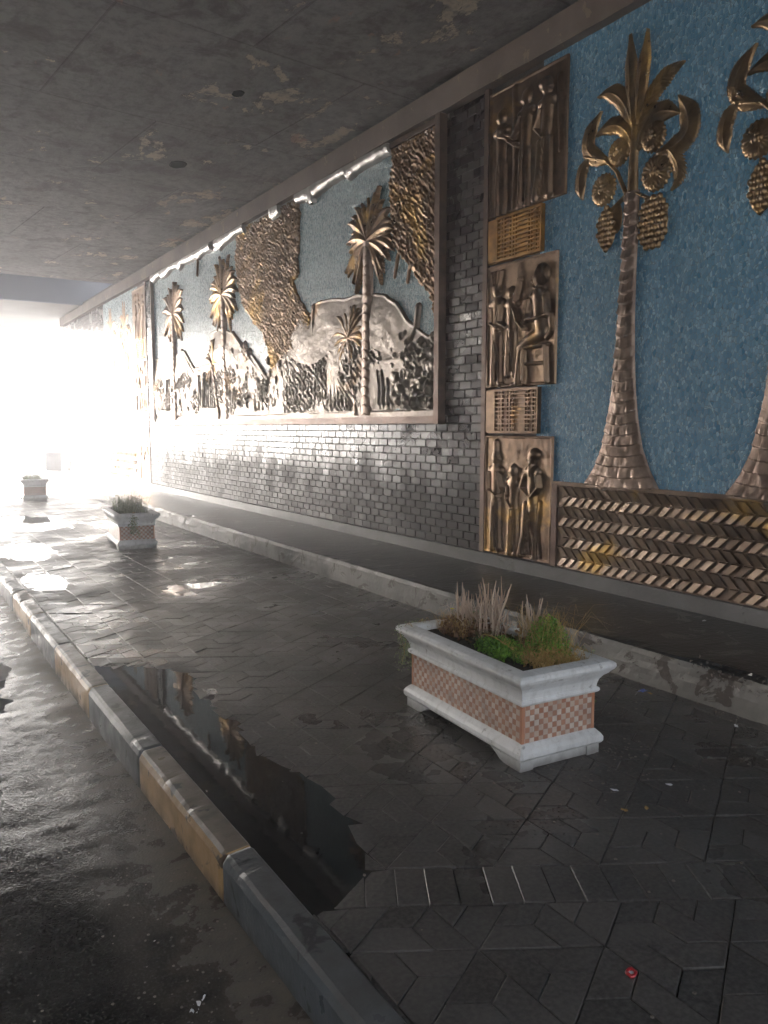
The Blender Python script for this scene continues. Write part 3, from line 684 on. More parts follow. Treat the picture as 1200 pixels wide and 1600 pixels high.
def relief_column(parent, off):
    Y = 6.17
    # lowest panel
    p = Panel(Y, .352, .945, 1.172)
    figure(p, .17, .03, 1.00, -1, False, [[(.22, .80), (.27, .66), (.38, .60)], [(.10, .80), (.09, .64), (.22, .58)]])
    p.seg((.17, .98), .05, (.17, 1.10), .04, .05)
    figure(p, .43, .02, .88, 1, False, [[(.38, .68), (.36, .56), (.44, .48)]]); p.ell((.43, .86), .05, .035, .055)
    figure(p, .69, .02, 1.02, 1, True, [[(.61, .80), (.56, .68), (.66, .62)], [(.77, .80), (.80, .70), (.70, .60)]], 0, .06)
    p.line([(.68, .90), (.68, .80)], [.04, .015], .066)
    p.line([(.80, .55), (.76, .30), (.80, .05)], [.03, .04, .03], .03)
    p.r.build('figure_panel', MT['bronze'], parent, off)['label'] = 'lowest bronze panel with three standing robed figures'
    # middle panel
    p = Panel(Y + .0, 1.985, .955, 1.172)
    figure(p, .15, .02, .98, -1, False, [[(.22, .78), (.20, .62), (.32, .56)], [(.08, .76), (.08, .62), (.20, .56)]])
    for t in (-.06, -.02, .02, .06): p.seg((.15 + t * .5, .96), .012, (.15 + t * 1.2, 1.10), .016, .05)
    figure(p, .36, .10, .84, -1, False, [[(.42, .72), (.47, .60), (.55, .52)], [(.43, .80), (.47, .92), (.48, .98)]])
    # seated figure on a chair
    p.ell((.72, .96), .075, .085, .065); p.ell((.76, .99), .10, .10, .06); p.grooves((.77, .97), .10, .12, 50, .003); p.ell((.655, .94), .022, .022, .055); p.ell((.66, .90), .02, .014, .055)
    p.line([(.72, .88), (.70, .82)], [.035, .045], .05); p.line([(.64, .80), (.82, .80)], .045, .05)
    p.line([(.72, .80), (.74, .62), (.77, .50)], [.09, .075, .09], .06)
    p.line([(.83, .78), (.86, .62), (.72, .60), (.60, .60)], [.03, .026, .022, .018], .078); p.line([(.62, .78), (.60, .66), (.54, .58)], [.026, .022, .018], .07)
    p.line([(.78, .47), (.62, .42), (.50, .36)], [.075, .062, .055], .06); p.line([(.50, .36), (.47, .20), (.45, .04)], [.055, .042, .032], .05); p.ell((.41, .025), .06, .022, .045)
    p.line([(.88, .62), (.90, .48), (.84, .42)], [.03, .034, .03], .04)
    p.line([(.52, .345), (.86, .36)], .018, .055); p.line([(.55, .33), (.56, .05)], .020, .07); p.line([(.84, .35), (.86, .04)], .019, .07); p.line([(.56, .20), (.85, .20)], .012, .05)
    p.ell((.56, .03), .022, .03, .06); p.ell((.86, .03), .022, .03, .06)
    p.line([(.26, .30), (.40, .31)], .02, .04)
    p.r.build('figure_panel', MT['bronze'], parent, off)['label'] = 'middle bronze panel with a seated figure on a chair and two standing figures'
    # top panel
    p = Panel(Y, 3.605, 1.03, 1.155, plate=.012)
    figure(p, .18, -.05, 1.02, 1, False, [[(.24, .70), (.32, .62), (.40, .60)]]); figure(p, .50, .0, 1.04, 1, False, [[(.46, .80), (.36, .66), (.26, .70)]], .02)
    figure(p, .78, .02, 1.02, -1, True, [[(.72, .78), (.66, .64), (.74, .56)]], 0, .05)
    p.line([(.16, .72), (.30, .66)], .010, .08); p.line([(.30, .64), (.42, .56)], .010, .08)
    p.line([(.35, 1.1), (.38, .5), (.36, .03)], [.04, .05, .035], .028); p.line([(.93, 1.0), (.95, .4)], [.04, .03], .025)
    p.r.build('figure_panel', MT['bronze'], parent, off)['label'] = 'top bronze panel with three long-robed figures, under the beam'
    # lattice panels
    for z0, h_, mt, lb in ((1.545, .425, 'bronze', 'brown lattice panel, lower of the two'), (3.175, .415, 'goldb', 'golden lattice panel, upper of the two')):
        b = MB(); y1, y0 = Y, 5.405
        b.box(XW - .012, XW + .01, y0, y1, z0, z0 + h_)
        b.box(XW - .035, XW - .013, y1 - .13, y1 - .02, z0 + .01, z0 + h_ - .01)
        for yy in (y0 + .012, y1 - .155): b.box(XW - .046, XW - .012, yy - .010, yy + .010, z0 + .006, z0 + h_ - .006)
        for t, wd in ((.05, .006), (.085, .006), (.15, .006), (.185, .006), (.36, .006), (.40, .012), (.44, .006), (.52, .012), (.55, .006)):
            b.box(XW - .034, XW - .012, y0 + t - wd, y0 + t + wd, z0 + .012, z0 + h_ - .012)
        for i in range(11):
            z = z0 + .012 + (h_ - .024) * i / 10; t = .012 if i in (0, 10) else .0065
            b.box(XW - .040 - (.006 if i in (0, 10) else 0), XW - .012, y0, y1 - .15, z - t, z + t)
        o = b.build('lattice_panel', MT[mt], parent); o.location = tuple(-c for c in off); o['label'] = lb
    b = MB(); b.box(XW - .030, XW + .01, 6.172, 6.236, .345, 4.82); b.box(XW - .026, XW + .01, 5.155, 5.222, .345, 1.10)
    o = b.build('edge_strip', MT['frame'], parent); o.location = tuple(-c for c in off)
rc = empty('relief_column', (XW, 5.7, ZL), 0, 'stack of bronze figure and lattice panels between brick pier and blue mosaic', 'relief')
relief_column(rc, (XW, 5.7, ZL))
# the same arrangement beyond the long mural, mirrored
rc2 = copy_tree(rc); rc2.location = (XW, 18.55, ZL); rc2.scale = (.45, -1, 1)
tag(rc2, 'far stack of bronze figure panels beyond the long mural, washed out by light', 'relief')
pf = empty('palm_mural', (XW, 19.0, ZL), 0, 'far small palm mural beyond the long mural in the glare', 'mural')
b = MB(); b.add([(XW, 18.7, .9), (XW, 22.0, .9), (XW, 22.0, 4.82), (XW, 18.7, 4.82)], [(0, 1, 2, 3)])
o = b.build('mosaic_sky', MT['teal'], pf); o.location = (-XW, -19, -ZL)
for dy in (.95, 2.3):
    c = copy_tree(pal, pf); c.location = (0, dy, .90); c.scale = (.4, 1, 1); c['label'] = 'far bronze palm relief'
zigzag(pf, 19.1, 22.0, (XW, 19.0, ZL))
# ------------------------------------------------------------------ the long mural
YM0, YM1, ZM0, ZM1 = 6.95, 17.40, 1.70, 4.80
lm = empty('landscape_mural', (XW, 6.95, ZM0), 0, 'long framed bronze and blue mosaic mural of palms, hills, vines and reeds', 'mural')
lo = (XW, 6.95, ZM0)
b = MB(); b.add([(XW, YM0, ZM0), (XW, YM1, ZM0), (XW, YM1, ZM1 + .03), (XW, YM0, ZM1 + .03)], [(0, 1, 2, 3)])
o = b.build('mosaic_sky', MT['teal'], lm); o.location = tuple(-c for c in lo)
us = 6.95 * np.exp(np.linspace(0, math.log(17.40 / 6.95), 720)); vs_ = rng_ax(ZM0, ZM1, .010)
def leafy(U, V, cell, seed, amp, ang):
    "overlapping little leaf bumps"
    out = np.zeros(U.shape)
    for k_ in range(2):
        a, c = U / cell + k_ * .5, V / (cell * .8) + k_ * .5; ia, ic = np.floor(a).astype(int), np.floor(c).astype(int)
        jx = _P[(ia + seed) % 256, (ic + 31 * k_) % 256] - .5; jy = _P[(ic * 7 + ia * 3 + seed + 7) % 256, (ia * 5 + 13) % 256] - .5
        th = ang + (jx + jy) * 1.1; du, dv = (a - ia - .5 - jx * .55) * cell, (c - ic - .5 - jy * .55) * cell * .8
        p = du * np.cos(th) + dv * np.sin(th); q = -du * np.sin(th) + dv * np.cos(th)
        d = np.hypot(p / (cell * .36), q / (cell * .17)); out = np.maximum(out, amp * np.sqrt(np.clip(1 - d*d, 0, 1)) * (.5 + 1.1 * np.abs(jx)))
    return out
# vines
V1 = WP([(612, 215), (700, 165), (700, 500), (683, 505), (676, 480), (668, 458), (655, 440), (648, 425), (640, 408), (625, 398), (614, 385), (610, 330), (612, 290)])
V2 = WP([(370, 360), (468, 305), (469, 380), (466, 425), (460, 440), (470, 470), (487, 495), (487, 560), (475, 615), (450, 630), (420, 620), (425, 560), (410, 520), (395, 500), (380, 480), (372, 440), (369, 400)])
for Pn in (V1, V2):
    ks = (us > min(p[0] for p in Pn) - .3) & (us < max(p[0] for p in Pn) + .3); r = Relief(us[ks], vs_)
    sdv = r.poly_sd(Pn); sdv = sdv + (fbm(r.U * 7, r.V * 7, 3, 4) - .5) * .12 * (sdv < .15)
    h = np.where(sdv > 0, .022 + np.clip(sdv, 0, .05) * .4 + leafy(r.U, r.V, .085, 5, .045, 1.15) + leafy(r.U + 3.3, r.V + 1.7, .07, 50, .02, .9) + (fbm(r.U * 4, r.V * 2, 3, 8) - .5) * .01, sdv * 1.0); r.put(h, .004)
    if Pn is V1:
        for a, c in (((622, 400), (617, 432)), ((642, 408), (637, 440))): r.line(WP([a, c]), [.04, .03], .03)
    r.H = np.where((r.V > ZM1 - .004) | (r.U < YM0 + .02), -.01, r.H)
    r.build('vine_relief', MT['vine'], lm, lo, flat=.5)['label'] = 'vine column at the right end of the mural' if Pn is V1 else 'wide vine column in the middle of the mural'
r = Relief(rng_ax(13.2, 15.2, .01), vs_); r.line(WP([(310, 405), (309, 430)]), [.04, .03], .03); r.build('hanging_leaf', MT['vine'], lm, lo)
# hills, reeds and shrubs
r = Relief(us, vs_)
HL = WP([(236, 662), (236, 560), (268, 560), (290, 548), (305, 575), (322, 570), (330, 520), (345, 512), (365, 520), (400, 560), (420, 590), (440, 560), (470, 500), (488, 488), (492, 474), (520, 466), (545, 464), (562, 458), (605, 460), (622, 472), (640, 500), (662, 520), (690, 534), (700, 540), (700, 662)])
sdv = r.poly_sd(HL); sdv = sdv + (fbm(r.U * 4, r.V * 4, 3, 6) - .5) * .05
h = np.where(sdv > 0, .02 + np.clip(sdv, 0, .35) * .12 + (fbm(r.U * 1.3, r.V * 1.5, 2, 2) - .5) * .10 + (fbm(r.U * 5, r.V * 7, 4, 2) - .5) * .030 + np.where(sdv < .03, .012, 0), sdv); r.put(h, .003)
r.line(WP([(285, 547), (305, 585)]), .03, .06); r.line(WP([(365, 520), (392, 560), (425, 605)]), [.03, .04, .03], .07); r.line(WP([(655, 480), (652, 510), (640, 540)]), [.05, .05, .03], .07)
r.line(WP([(492, 480), (490, 560), (488, 640)]), .05, .075); r.line(WP([(560, 570), (630, 562), (700, 545)]), [.05, .06, .05], .075)
def reeds(x0, x1, yt, yb, n):
    for i in range(n):
        x = x0 + (x1 - x0) * (i + .5) / n; a = at_wall(x + random.uniform(-2, 2), yt + random.uniform(-8, 8)); c = at_wall(x, yb)
        r.line([a, ((a[0] + c[0]) / 2 + random.uniform(-.02, .02), (a[1] + c[1]) / 2), c], [.012, .028, .034], .095, k=.004)
def lumps(x0, x1, y0, y1, n, rr, seed):
    rs = random.Random(seed)
    for i in range(n):
        c = at_wall(rs.uniform(x0, x1), rs.uniform(y0, y1)); a = rr * rs.uniform(.6, 1.2); r.ell(c, a * rs.uniform(.5, 1), a, .05 + rs.uniform(.03, .07), rs.uniform(0, 3), k=.003)
lumps(615, 684, 570, 632, 32, .085, 1); lumps(600, 690, 520, 560, 26, .055, 2); lumps(375, 420, 592, 636, 26, .12, 3); lumps(270, 308, 605, 640, 16, .14, 4); lumps(420, 470, 560, 632, 30, .10, 5); lumps(350, 400, 540, 585, 14, .09, 6); lumps(640, 690, 575, 600, 10, .06, 7)
lf = leafy(r.U, r.V, .11, 9, .045, 1.2); zt = at_wall(650, 545)[1]
r.H = np.where((r.H > 0) & (r.V < zt + .12 * np.sin(r.U * 3) + .1) & (r.V > ZM0 + .12), r.H + lf * np.clip((fbm(r.U * 2.2, r.V * 3, 2, 15) - .42) * 6, 0, 1), r.H)
reeds(493, 548, 575, 632, 9); reeds(470, 488, 580, 632, 3); reeds(592, 612, 585, 630, 3); reeds(312, 340, 590, 636, 9); reeds(245, 268, 600, 640, 9); reeds(362, 372, 600, 636, 3)
r.put(np.where(r.V < ZM0 + .10, .06 + (fbm(r.U * 3, r.V * 3, 2, 1) - .5) * .03, -.05), .01)
r.H = np.where((r.U < YM0 + .02) | (r.V < ZM0 + .01), -.01, r.H)
r.build('hill_and_reed_relief', MT['silver'], lm, lo, flat=.62)
# palms of the long mural
def mural_palm(cx, cy, s, base, wtr, seed, label):
    rs = random.Random(seed); c = at_wall(cx, cy); bs = at_wall(*base)
    r = Relief(rng_ax(c[0] - 1.5 * s, c[0] + 1.5 * s, .010 * (c[0] / 8)), rng_ax(ZM0 + .05, min(ZM1 - .02, c[1] + 1.5 * s), .010))
    n = 23
    for i in range(n):
        a = math.radians(-58 + 296 * i / (n - 1)) + rs.uniform(-.1, .1); L = s * rs.uniform(.80, 1.1) * (1.15 if math.sin(a) > .6 else 1)
        d = Vector((math.cos(a), math.sin(a))); m1 = Vector(c) + d * L * .6 + Vector((0, .16 * L)); e = Vector(c) + d * L + Vector((0, -.10 * L))
        r.frond(c, tuple(m1), tuple(e), s * .16, .075 + rs.uniform(-.035, .03), freq=22 / s * .6, teeth=.5)
    for sx in (-1, 1): r.ell((c[0] + sx * s * .28, c[1] - s * .38), s * .14, s * .2, .08)
    cr_h = r.H.copy(); o = r.build('palm_crown', MT['vine'], lm, lo, flat=.6); o['label'] = 'crown of ' + label
    r = Relief(rng_ax(min(c[0], bs[0]) - 3 * wtr, max(c[0], bs[0]) + 3 * wtr, .009 * (c[0] / 8)), rng_ax(ZM0 + .05, c[1], .0085))
    t = np.clip((r.V - bs[1]) / (c[1] - bs[1]), 0, 1); cc = bs[0] + (c[0] - bs[0]) * t; hw = wtr * (1.25 - .4 * t); e_ = np.abs(r.U - cc) / hw
    r.H = np.where(e_ < 1, .10 * np.sqrt(np.clip(1 - e_**2, 0, 1)) + .016 * (((r.V + .05 * e_) * 9) % 1), -(e_ - 1) * hw)
    o = r.build('palm_trunk', MT['trunkb'], lm, lo, flat=.6); o['label'] = 'trunk of ' + label
mural_palm(577, 378, .56, (575, 632), .105, 1, 'the large right palm in the mural')
mural_palm(548, 530, .40, (560, 632), .05, 2, 'the small palm left of the large one')
mural_palm(350, 462, .62, (357, 645), .09, 3, 'the middle palm in the mural')
mural_palm(272, 492, .64, (277, 648), .09, 4, 'the leftmost palm in the mural')
mural_palm(335, 570, .42, (345, 645), .06, 5, 'the small palm beside the middle palm')
# frame and the ragged bright strip along the top
b = MB()
b.box(XW - .095, XW + .01, YM0 - .075, YM0 + .010, ZM0 - .06, 4.815); b.box(XW - .07, XW + .01, YM1 - .01, YM1 + .05, ZM0 - .06, 4.815)
b.box(XW - .075, XW + .01, YM0 + .0105, YM1 - .0105, ZM0 - .055, ZM0 + .025)
b.box(XW - .055, XW + .01, YM0 + .0105, 7.9, ZM1 - .05, 4.813)
o = b.build('frame', MT['frame'], lm); o.location = tuple(-c for c in lo)
r = Relief(6.95 * np.exp(np.linspace(0, math.log(17.38 / 6.95), 900)), rng_ax(4.60, 4.815, .010))
lowz = 4.755 - .11 * fbm(r.U * 2.6, r.U * 0, 4, 30) - .05 * (((r.U * .9) % 1) ** 4) - np.where(np.abs(r.U - at_wall(492, 320)[0]) < .05, .10, 0)
t = (r.V - lowz) / (4.815 - lowz)
r.H = np.where(t > 0, .02 + .075 * np.sqrt(np.clip(1 - (1 - np.clip(t * 1.4, 0, 1))**2, 0, 1)) + (fbm(r.U * 9, r.V * 9, 3, 31) - .5) * .015, (r.V - lowz))
gap = (fbm(r.U * 1.3, r.U * 0 + 5, 2, 33) < .40) | (r.U < 7.9) | ((r.U > at_wall(468, 300)[0]) & (r.U < at_wall(372, 350)[0]) & (fbm(r.U * 3, r.U * 0, 2, 3) < .62))
r.H = np.where(gap, r.H * .25, r.H)
r.build('top_strip', MT['strip'], lm, lo)
# ================================================================== PLANTERS
def ring_rect(hx, hy, z): return [(-hx, -hy, z), (hx, -hy, z), (hx, hy, z), (-hx, hy, z)]
def loft(prof, seg=1):
    "prof: list of (half x, half y, z); rings subdivided along the sides for a little unevenness"
    b = MB(); n = 0; rings = []
    for hx, hy, z in prof:
        c = ring_rect(hx, hy, z); ring = []
        for i in range(4):
            p, q = Vector(c[i]), Vector(c[(i+1) % 4]); k_ = 8 if i % 2 else 4
            for t in range(k_):
                v = p.lerp(q, t / k_)
                g = (fbm1(v.x * 7 + v.y * 5, z * 12, 3, 40) - .5) * .006
                ring.append((v.x * (1 + g * 1.5), v.y * (1 + g), v.z + g * .5))
        rings.append(ring)
    m_ = len(rings[0]); vs = [v for r_ in rings for v in r_]
    fs = [(i*m_+j, i*m_+(j+1) % m_, (i+1)*m_+(j+1) % m_, (i+1)*m_+j) for i in range(len(rings)-1) for j in range(m_)]
    b.add(vs, fs); return b
def make_planter(label):
    HX, HY = .222, .50
    t = empty('planter', (0, 0, 0), 0, label, 'planter', 'white planters along the pavement')
    def pr(L): return [(HX + o_, HY + o_, z) for o_, z in L]
    def pz(L): return pr([(o_, .300 + (z - .285) * 1.19) for o_, z in L])
    rim = loft(pz([(-.015, .285), (.004, .290), (.016, .296), (.020, .304), (.018, .312), (.008, .318), (.010, .330), (.017, .350), (.030, .366), (.048, .378), (.052, .384), (.066, .396), (.072, .408), (.070, .420), (.058, .428), (.030, .432), (-.004, .434), (-.018, .428), (-.022, .37)]))
    rim.build('rim', MT['white'], t, False)
    b = loft(pr([(0, .120), (0, .306)])); b.build('tile_band', MT['check'], t)
    b = MB()
    for sx in (-1, 1):
        for sy in (-1, 1):
            x, y = sx * HX, sy * HY
            b = MB(); b.box(min(x - sx * .014, x + sx * .0025), max(x - sx * .014, x + sx * .0025), min(y - sy * .014, y + sy * .0025), max(y - sy * .014, y + sy * .0025), .122, .304); b.build('corner_strip', MT['terra'], t)
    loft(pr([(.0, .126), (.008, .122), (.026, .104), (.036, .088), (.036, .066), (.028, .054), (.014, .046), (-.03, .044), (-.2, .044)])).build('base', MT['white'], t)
    # end feet: scrolled blocks under each end, open arch along the sides
    for sx in (-1, 1):
        for sy in (-1, 1):
            P = [(0, .0), (0, .048), (.235, .048), (.215, .042), (.185, .026), (.160, .010), (.120, .0)]
            b = MB(); n = len(P); x0, x1 = sx * (HX + .022), sx * (HX - .055)
            if x0 > x1: x0, x1 = x1, x0
            vs = [(x0, sy * (HY + .020) - sy * p, z) for p, z in P] + [(x1, sy * (HY + .020) - sy * p, z) for p, z in P]
            b.add(vs, [tuple(range(n)), tuple(range(n, 2*n))[::-1]] + [(i, n+i, n+(i+1) % n, (i+1) % n) for i in range(n)])
            b.build('foot', MT['white'], t)
    b = MB(); b.box(-HX + .05, HX - .05, -(HY + .012), -(HY - .05), .004, .0465); b.build('end_skirt', MT['white'], t)
    b = MB(); b.box(-HX + .05, HX - .05, HY - .05, HY + .012, .004, .0465); b.build('end_skirt', MT['white'], t)
    r_ = heightsheet('soil', np.linspace(-HX + .01, HX - .01, 20), np.linspace(-HY + .01, HY - .01, 40), lambda X, Y: .435 + (fbm(X * 12, Y * 12, 3, 2) - .5) * .04, MT['soil'], t)
    return t
PR = math.radians(-3.6)
cx, cy = 2.446, 2.665
ex, ey = Vector((math.cos(PR), math.sin(PR), 0)), Vector((-math.sin(PR), math.cos(PR), 0))
pl1 = make_planter('large white stone planter with pink checkered tile band, nearest the camera')
c1 = Vector((cx, cy, 0)) + ex * .222 + ey * .50; pl1.location = c1; pl1.rotation_euler.z = PR
pl2 = copy_tree(pl1); pl2.location = (2.82, 11.0, 0); pl2.rotation_euler.z = math.radians(-5); tag(pl2, 'second white planter with pink tile band, halfway down the pavement')
pl3 = copy_tree(pl1); pl3.location = (2.80, 19.2, 0); pl3.rotation_euler.z = math.radians(-4); tag(pl3, 'farthest planter, pale in the glare at the tunnel exit')
# plants
def leafcloud(b, n, f, size, a=None, ratio=.35):
    for _ in range(n):
        p = Vector(f()); d = Vector((random.gauss(0, 1), random.gauss(0, 1), random.gauss(.4, 1))).normalized(); s = size * random.uniform(.5, 1.3)
        q = d.cross(Vector((random.gauss(0, 1), random.gauss(0, 1), random.gauss(0, 1)))).normalized() * s * ratio
        b.add([p, p + d * s * .5 + q, p + d * s, p + d * s * .5 - q], [(0, 1, 2, 3)], random.random())
def place(o, pl, lx, ly, lz): 
    R_ = Matrix.Rotation(pl.rotation_euler.z, 4, 'Z'); o.location = pl.location + (R_ @ Vector((lx, ly, lz))).xyz if hasattr(R_ @ Vector((lx, ly, lz)), 'xyz') else pl.location + R_ @ Vector((lx, ly, lz)); return o
def blades(b, n, sx, sy, h, r0=.0016, droop=.4, base=.5):
    for _ in range(n):
        x, y = random.uniform(-sx, sx) * base, random.uniform(-sy, sy) * base; a = random.uniform(0, 6.28); hh = h * random.uniform(.35, 1.15); o_ = hh * random.uniform(.1, .9)
        dx, dy = math.cos(a) * o_, math.sin(a) * o_; dr = hh * droop * random.random()
        b.tube([(x, y, 0), (x + dx * .25, y + dy * .25, hh * .55), (x + dx * .65, y + dy * .65, hh * .95), (x + dx * 1.15, y + dy * 1.15, hh - dr)], [r0, r0 * .9, r0 * .6, r0 * .2], 4, random.random(), cap=False)
def dry_plant(n, h, spread, seed, label, group, lean=0):
    random.seed(seed); b = MB()
    t = empty('dried_plant', label=label, cat='plant', group=group)
    for i in range(n):
        a = random.uniform(0, 6.28); rr = random.uniform(0, spread); x, y = rr * math.cos(a) * .6, rr * math.sin(a)
        hh = h * 1.4 * random.uniform(.5, 1.15); dx, dy = random.gauss(0, .14) * hh + x * .35, random.gauss(lean, .10) * hh + y * .35
        pts = [(x, y, -.02), (x + dx * .3, y + dy * .3, hh * .35), (x + dx * .8, y + dy * .7, hh * .7), (x + dx + random.gauss(0, .01), y + dy, hh)]
        r0 = random.uniform(.0030, .0048); b.tube(pts, [r0, r0, r0 * 1.25, r0 * .5], 5, random.random())
        for k_ in range(random.randint(1, 3)):
            s = random.uniform(.2, .7); p = Vector(pts[1]).lerp(Vector(pts[2]), s); e = p + Vector((random.gauss(0, .02), random.gauss(0, .028), hh * random.uniform(.18, .38)))
            m_ = p.lerp(e, .5) + Vector((random.gauss(0, .006), random.gauss(0, .008), -.006)); b.tube([p, m_, e], [r0 * .8, r0 * 1.1, r0 * .5], 4, random.random())
    b.build('stem', MT['dry'], t)
    b = MB(); leafcloud(b, 260, lambda: (random.gauss(0, spread * .6), random.gauss(0, spread * .8), abs(random.gauss(0, h * .16))), .03); b.build('dead_leaves', MT['brown'], t); return t
G1 = 'plants growing in the nearest planter'
for (lx, ly, n, h, sp, sd_, lb) in ((.03, .30, 18, .19, .12, 3, 'upright dry beige stems at the far left end of the nearest planter'),
                                    (.06, .12, 20, .22, .09, 4, 'cluster of dry beige stems in the middle of the nearest planter, tallest of its stems'),
                                    (.12, -.12, 9, .20, .05, 5, 'small fork of dry beige stems right of centre in the nearest planter')):
    place(dry_plant(n, h, sp, sd_, lb, G1), pl1, lx, ly, .435)
def green_clump(seed, label, mats, dims, n, size, hang=0, stems=40, group=G1, name='green_weed', wisps=0):
    random.seed(seed); t = empty(name, label=label, cat='plant', group=group); sx, sy, sz = dims
    b = MB()
    for _ in range(stems):
        a = random.uniform(0, 6.28); e = Vector((math.cos(a) * sx * random.uniform(.3, 1), math.sin(a) * sy * random.uniform(.3, 1), sz * random.uniform(.4, 1)))
        b.tube([(e.x * .3, e.y * .3, 0), (e.x * .7, e.y * .7, e.z * .7), e], [.0015, .0013, .0006], 4, random.random())
    if wisps: blades(b, wisps, sx * 2, sy * 2, sz * 1.15, .0011, .5, .45)
    b.build('stem', mats[1], t)
    b = MB()
    def f():
        while True:
            p = Vector((random.uniform(-1, 1), random.uniform(-1, 1), random.uniform(0, 1)))
            if p.x**2 + p.y**2 + (p.z)**2 < 1 and fbm1(p.x * 3 + seed, p.y * 3 + p.z * 2, 2, 3) > .40: return (p.x * sx, p.y * sy, p.z * sz)
    leafcloud(b, n, f, size); b.build('foliage', mats[0], t); return t
place(green_clump(11, 'low bright green leafy weed along the front of the nearest planter', (MT['green'], MT['dgreen']), (.10, .20, .085), 3000, .015, wisps=120), pl1, -.05, -.12, .435)
place(green_clump(12, 'taller feathery green weed at the right end of the nearest planter', (MT['green'], MT['straw']), (.11, .13, .22), 4200, .013, wisps=160), pl1, .11, -.28, .435)
place(green_clump(13, 'orange-brown straw tuft at the near end of the nearest planter', (MT['straw'], MT['straw']), (.17, .15, .07), 500, .018, name='straw_tuft', stems=40, wisps=420), pl1, .06, -.36, .44)
place(green_clump(14, 'brown withered foliage with a yellow flower at the far left end of the nearest planter', (MT['brown'], MT['straw']), (.12, .15, .10), 700, .022, name='withered_plant', wisps=200), pl1, .02, .36, .435)
place(green_clump(15, 'dull green withered shrub behind the dry stems in the nearest planter', (MT['greygreen'], MT['dry']), (.08, .15, .13), 600, .014, name='withered_plant', wisps=160), pl1, .08, .38, .435)
def trailing(seed, label, side, n=5, group=G1):
    random.seed(seed); t = empty('trailing_vine', label=label, cat='plant', group=group); b = MB(); L = MB()
    for i in range(n):
        o_ = random.uniform(-.09, .09); ln = random.uniform(.15, .26); pts = []
        for k_ in range(7):
            s = k_ / 6; out = min(1, s * 3) * .10
            z = .04 * math.sin(min(1, s * 3) * math.pi) - max(0, s - .25) * ln * 1.35
            d = Vector((side[0], side[1], 0)) * out; perp = Vector((-side[1], side[0], 0)) * (o_ + .02 * math.sin(s * 5 + i))
            pts.append(d + perp + Vector((0, 0, z)))
        b.tube(pts, [.0018] * 7, 4, random.random())
        for k_ in range(2, 7):
            c = pts[k_]; leafcloud(L, 34, lambda: (c.x + random.gauss(0, .018), c.y + random.gauss(0, .018), c.z + random.gauss(0, .02)), .017)
    b.build('stem', MT['straw'], t); L.build('foliage', MT['greygreen'], t); return t
place(trailing(21, 'thin green vine hanging over the right side of the nearest planter', (1, 0), 13), pl1, .20, -.30, .455)
place(trailing(22, 'straggly vine hanging over the far left corner of the nearest planter', (-.3, 1), 5), pl1, -.15, .47, .455)
# yellow flower and a long pale blade
random.seed(5)
t = empty('yellow_flower', label='single small yellow flower at the far left end of the nearest planter', cat='flower', group=G1)
b = MB(); b.tube([(0, 0, 0), (.005, .01, .06), (0, .015, .115)], [.0015, .0013, .001], 4); b.build('stem', MT['dgreen'], t)
b = MB()
for i in range(8):
    a = i * math.pi / 4; b.add([(0, .015, .115), (.010 * math.cos(a - .35), .015 + .010 * math.sin(a - .35), .119), (.015 * math.cos(a), .015 + .015 * math.sin(a), .121), (.010 * math.cos(a + .35), .015 + .010 * math.sin(a + .35), .119)], [(0, 1, 2, 3)])
b.build('petals', MT['yellow'], t); place(t, pl1, -.02, .38, .45)
b = MB(); b.tube([(0, .16, 0), (-.02, .10, .035), (-.03, .02, .045), (-.03, -.08, .03), (-.02, -.16, .0)], [.0016, .003, .003, .0025, .001], 5)
for i in range(26): s = random.uniform(.4, 1); b.tube([(-.03, .02 - .16 * s, .04 - .03 * s), (-.03 + random.gauss(0, .02), .0 - .16 * s, .04 - .03 * s + random.uniform(0, .04))], [.0014, .0008], 4, random.random())
o = tag(b.build('grass_blade', MT['straw']), 'long pale bent grass blade lying over the green weed in the nearest planter', 'grass blade', G1); place(o, pl1, -.06, -.10, .485)
def bush(seed, label, h=.30, n=260):
    random.seed(seed); t = empty('planter_grass', label=label, cat='grass'); b = MB(); L = MB()
    blades(b, n * 5, .30, .80, h, .0022, .3); b.build('blade', MT['greygreen'], t)
    for i in range(n):
        x, y = random.uniform(-.17, .17), random.uniform(-.42, .42); leafcloud(L, 5, lambda: (x + random.gauss(0, .02), y + random.gauss(0, .02), abs(random.gauss(0, h * .30))), .022)
    L.build('foliage', MT['greygreen'], t); return t
place(bush(31, 'loose grey-green grass filling the second planter', .24, 70), pl2, 0, 0, .435)
place(bush(32, 'low pale grass in the farthest planter in the glare', .16, 40), pl3, 0, 0, .435)
v = trailing(33, 'green vine hanging over the front of the second planter', (-.1, -1), 4, 'plants of the second planter'); place(v, pl2, -.06, -.46, .455)
# ================================================================== LITTER AND SMALL THINGS
random.seed(51)
def on_floor(px, py, z=0):
    r_ = cF + cR * ((px - 600) / CF) - cU * ((py - 800) / CF); t = (z - CH) / r_.z; return Vector((0, 0, CH)) + r_ * t
def stones(name, pts, smin, smax, mat, label, zf=lambda x, y: 0):
    b = MB()
    for (x, y) in pts:
        s = random.uniform(smin, smax); z = zf(x, y); n = 6; k_ = []
        for lv, rr in ((0, 1), (.6, .75)):
            for i in range(n):
                a = i * math.pi / 3 + random.uniform(-.2, .2); k_.append((x + math.cos(a) * s * rr * random.uniform(.7, 1.1), y + math.sin(a) * s * rr * random.uniform(.7, 1.1), z + s * lv * .8))
        b.add(k_, [(i, (i+1) % n, n + (i+1) % n, n + i) for i in range(n)] + [tuple(range(n, 2*n))], random.random())
    return tag(b.build(name, mat), label, kind='stuff')
pts = []
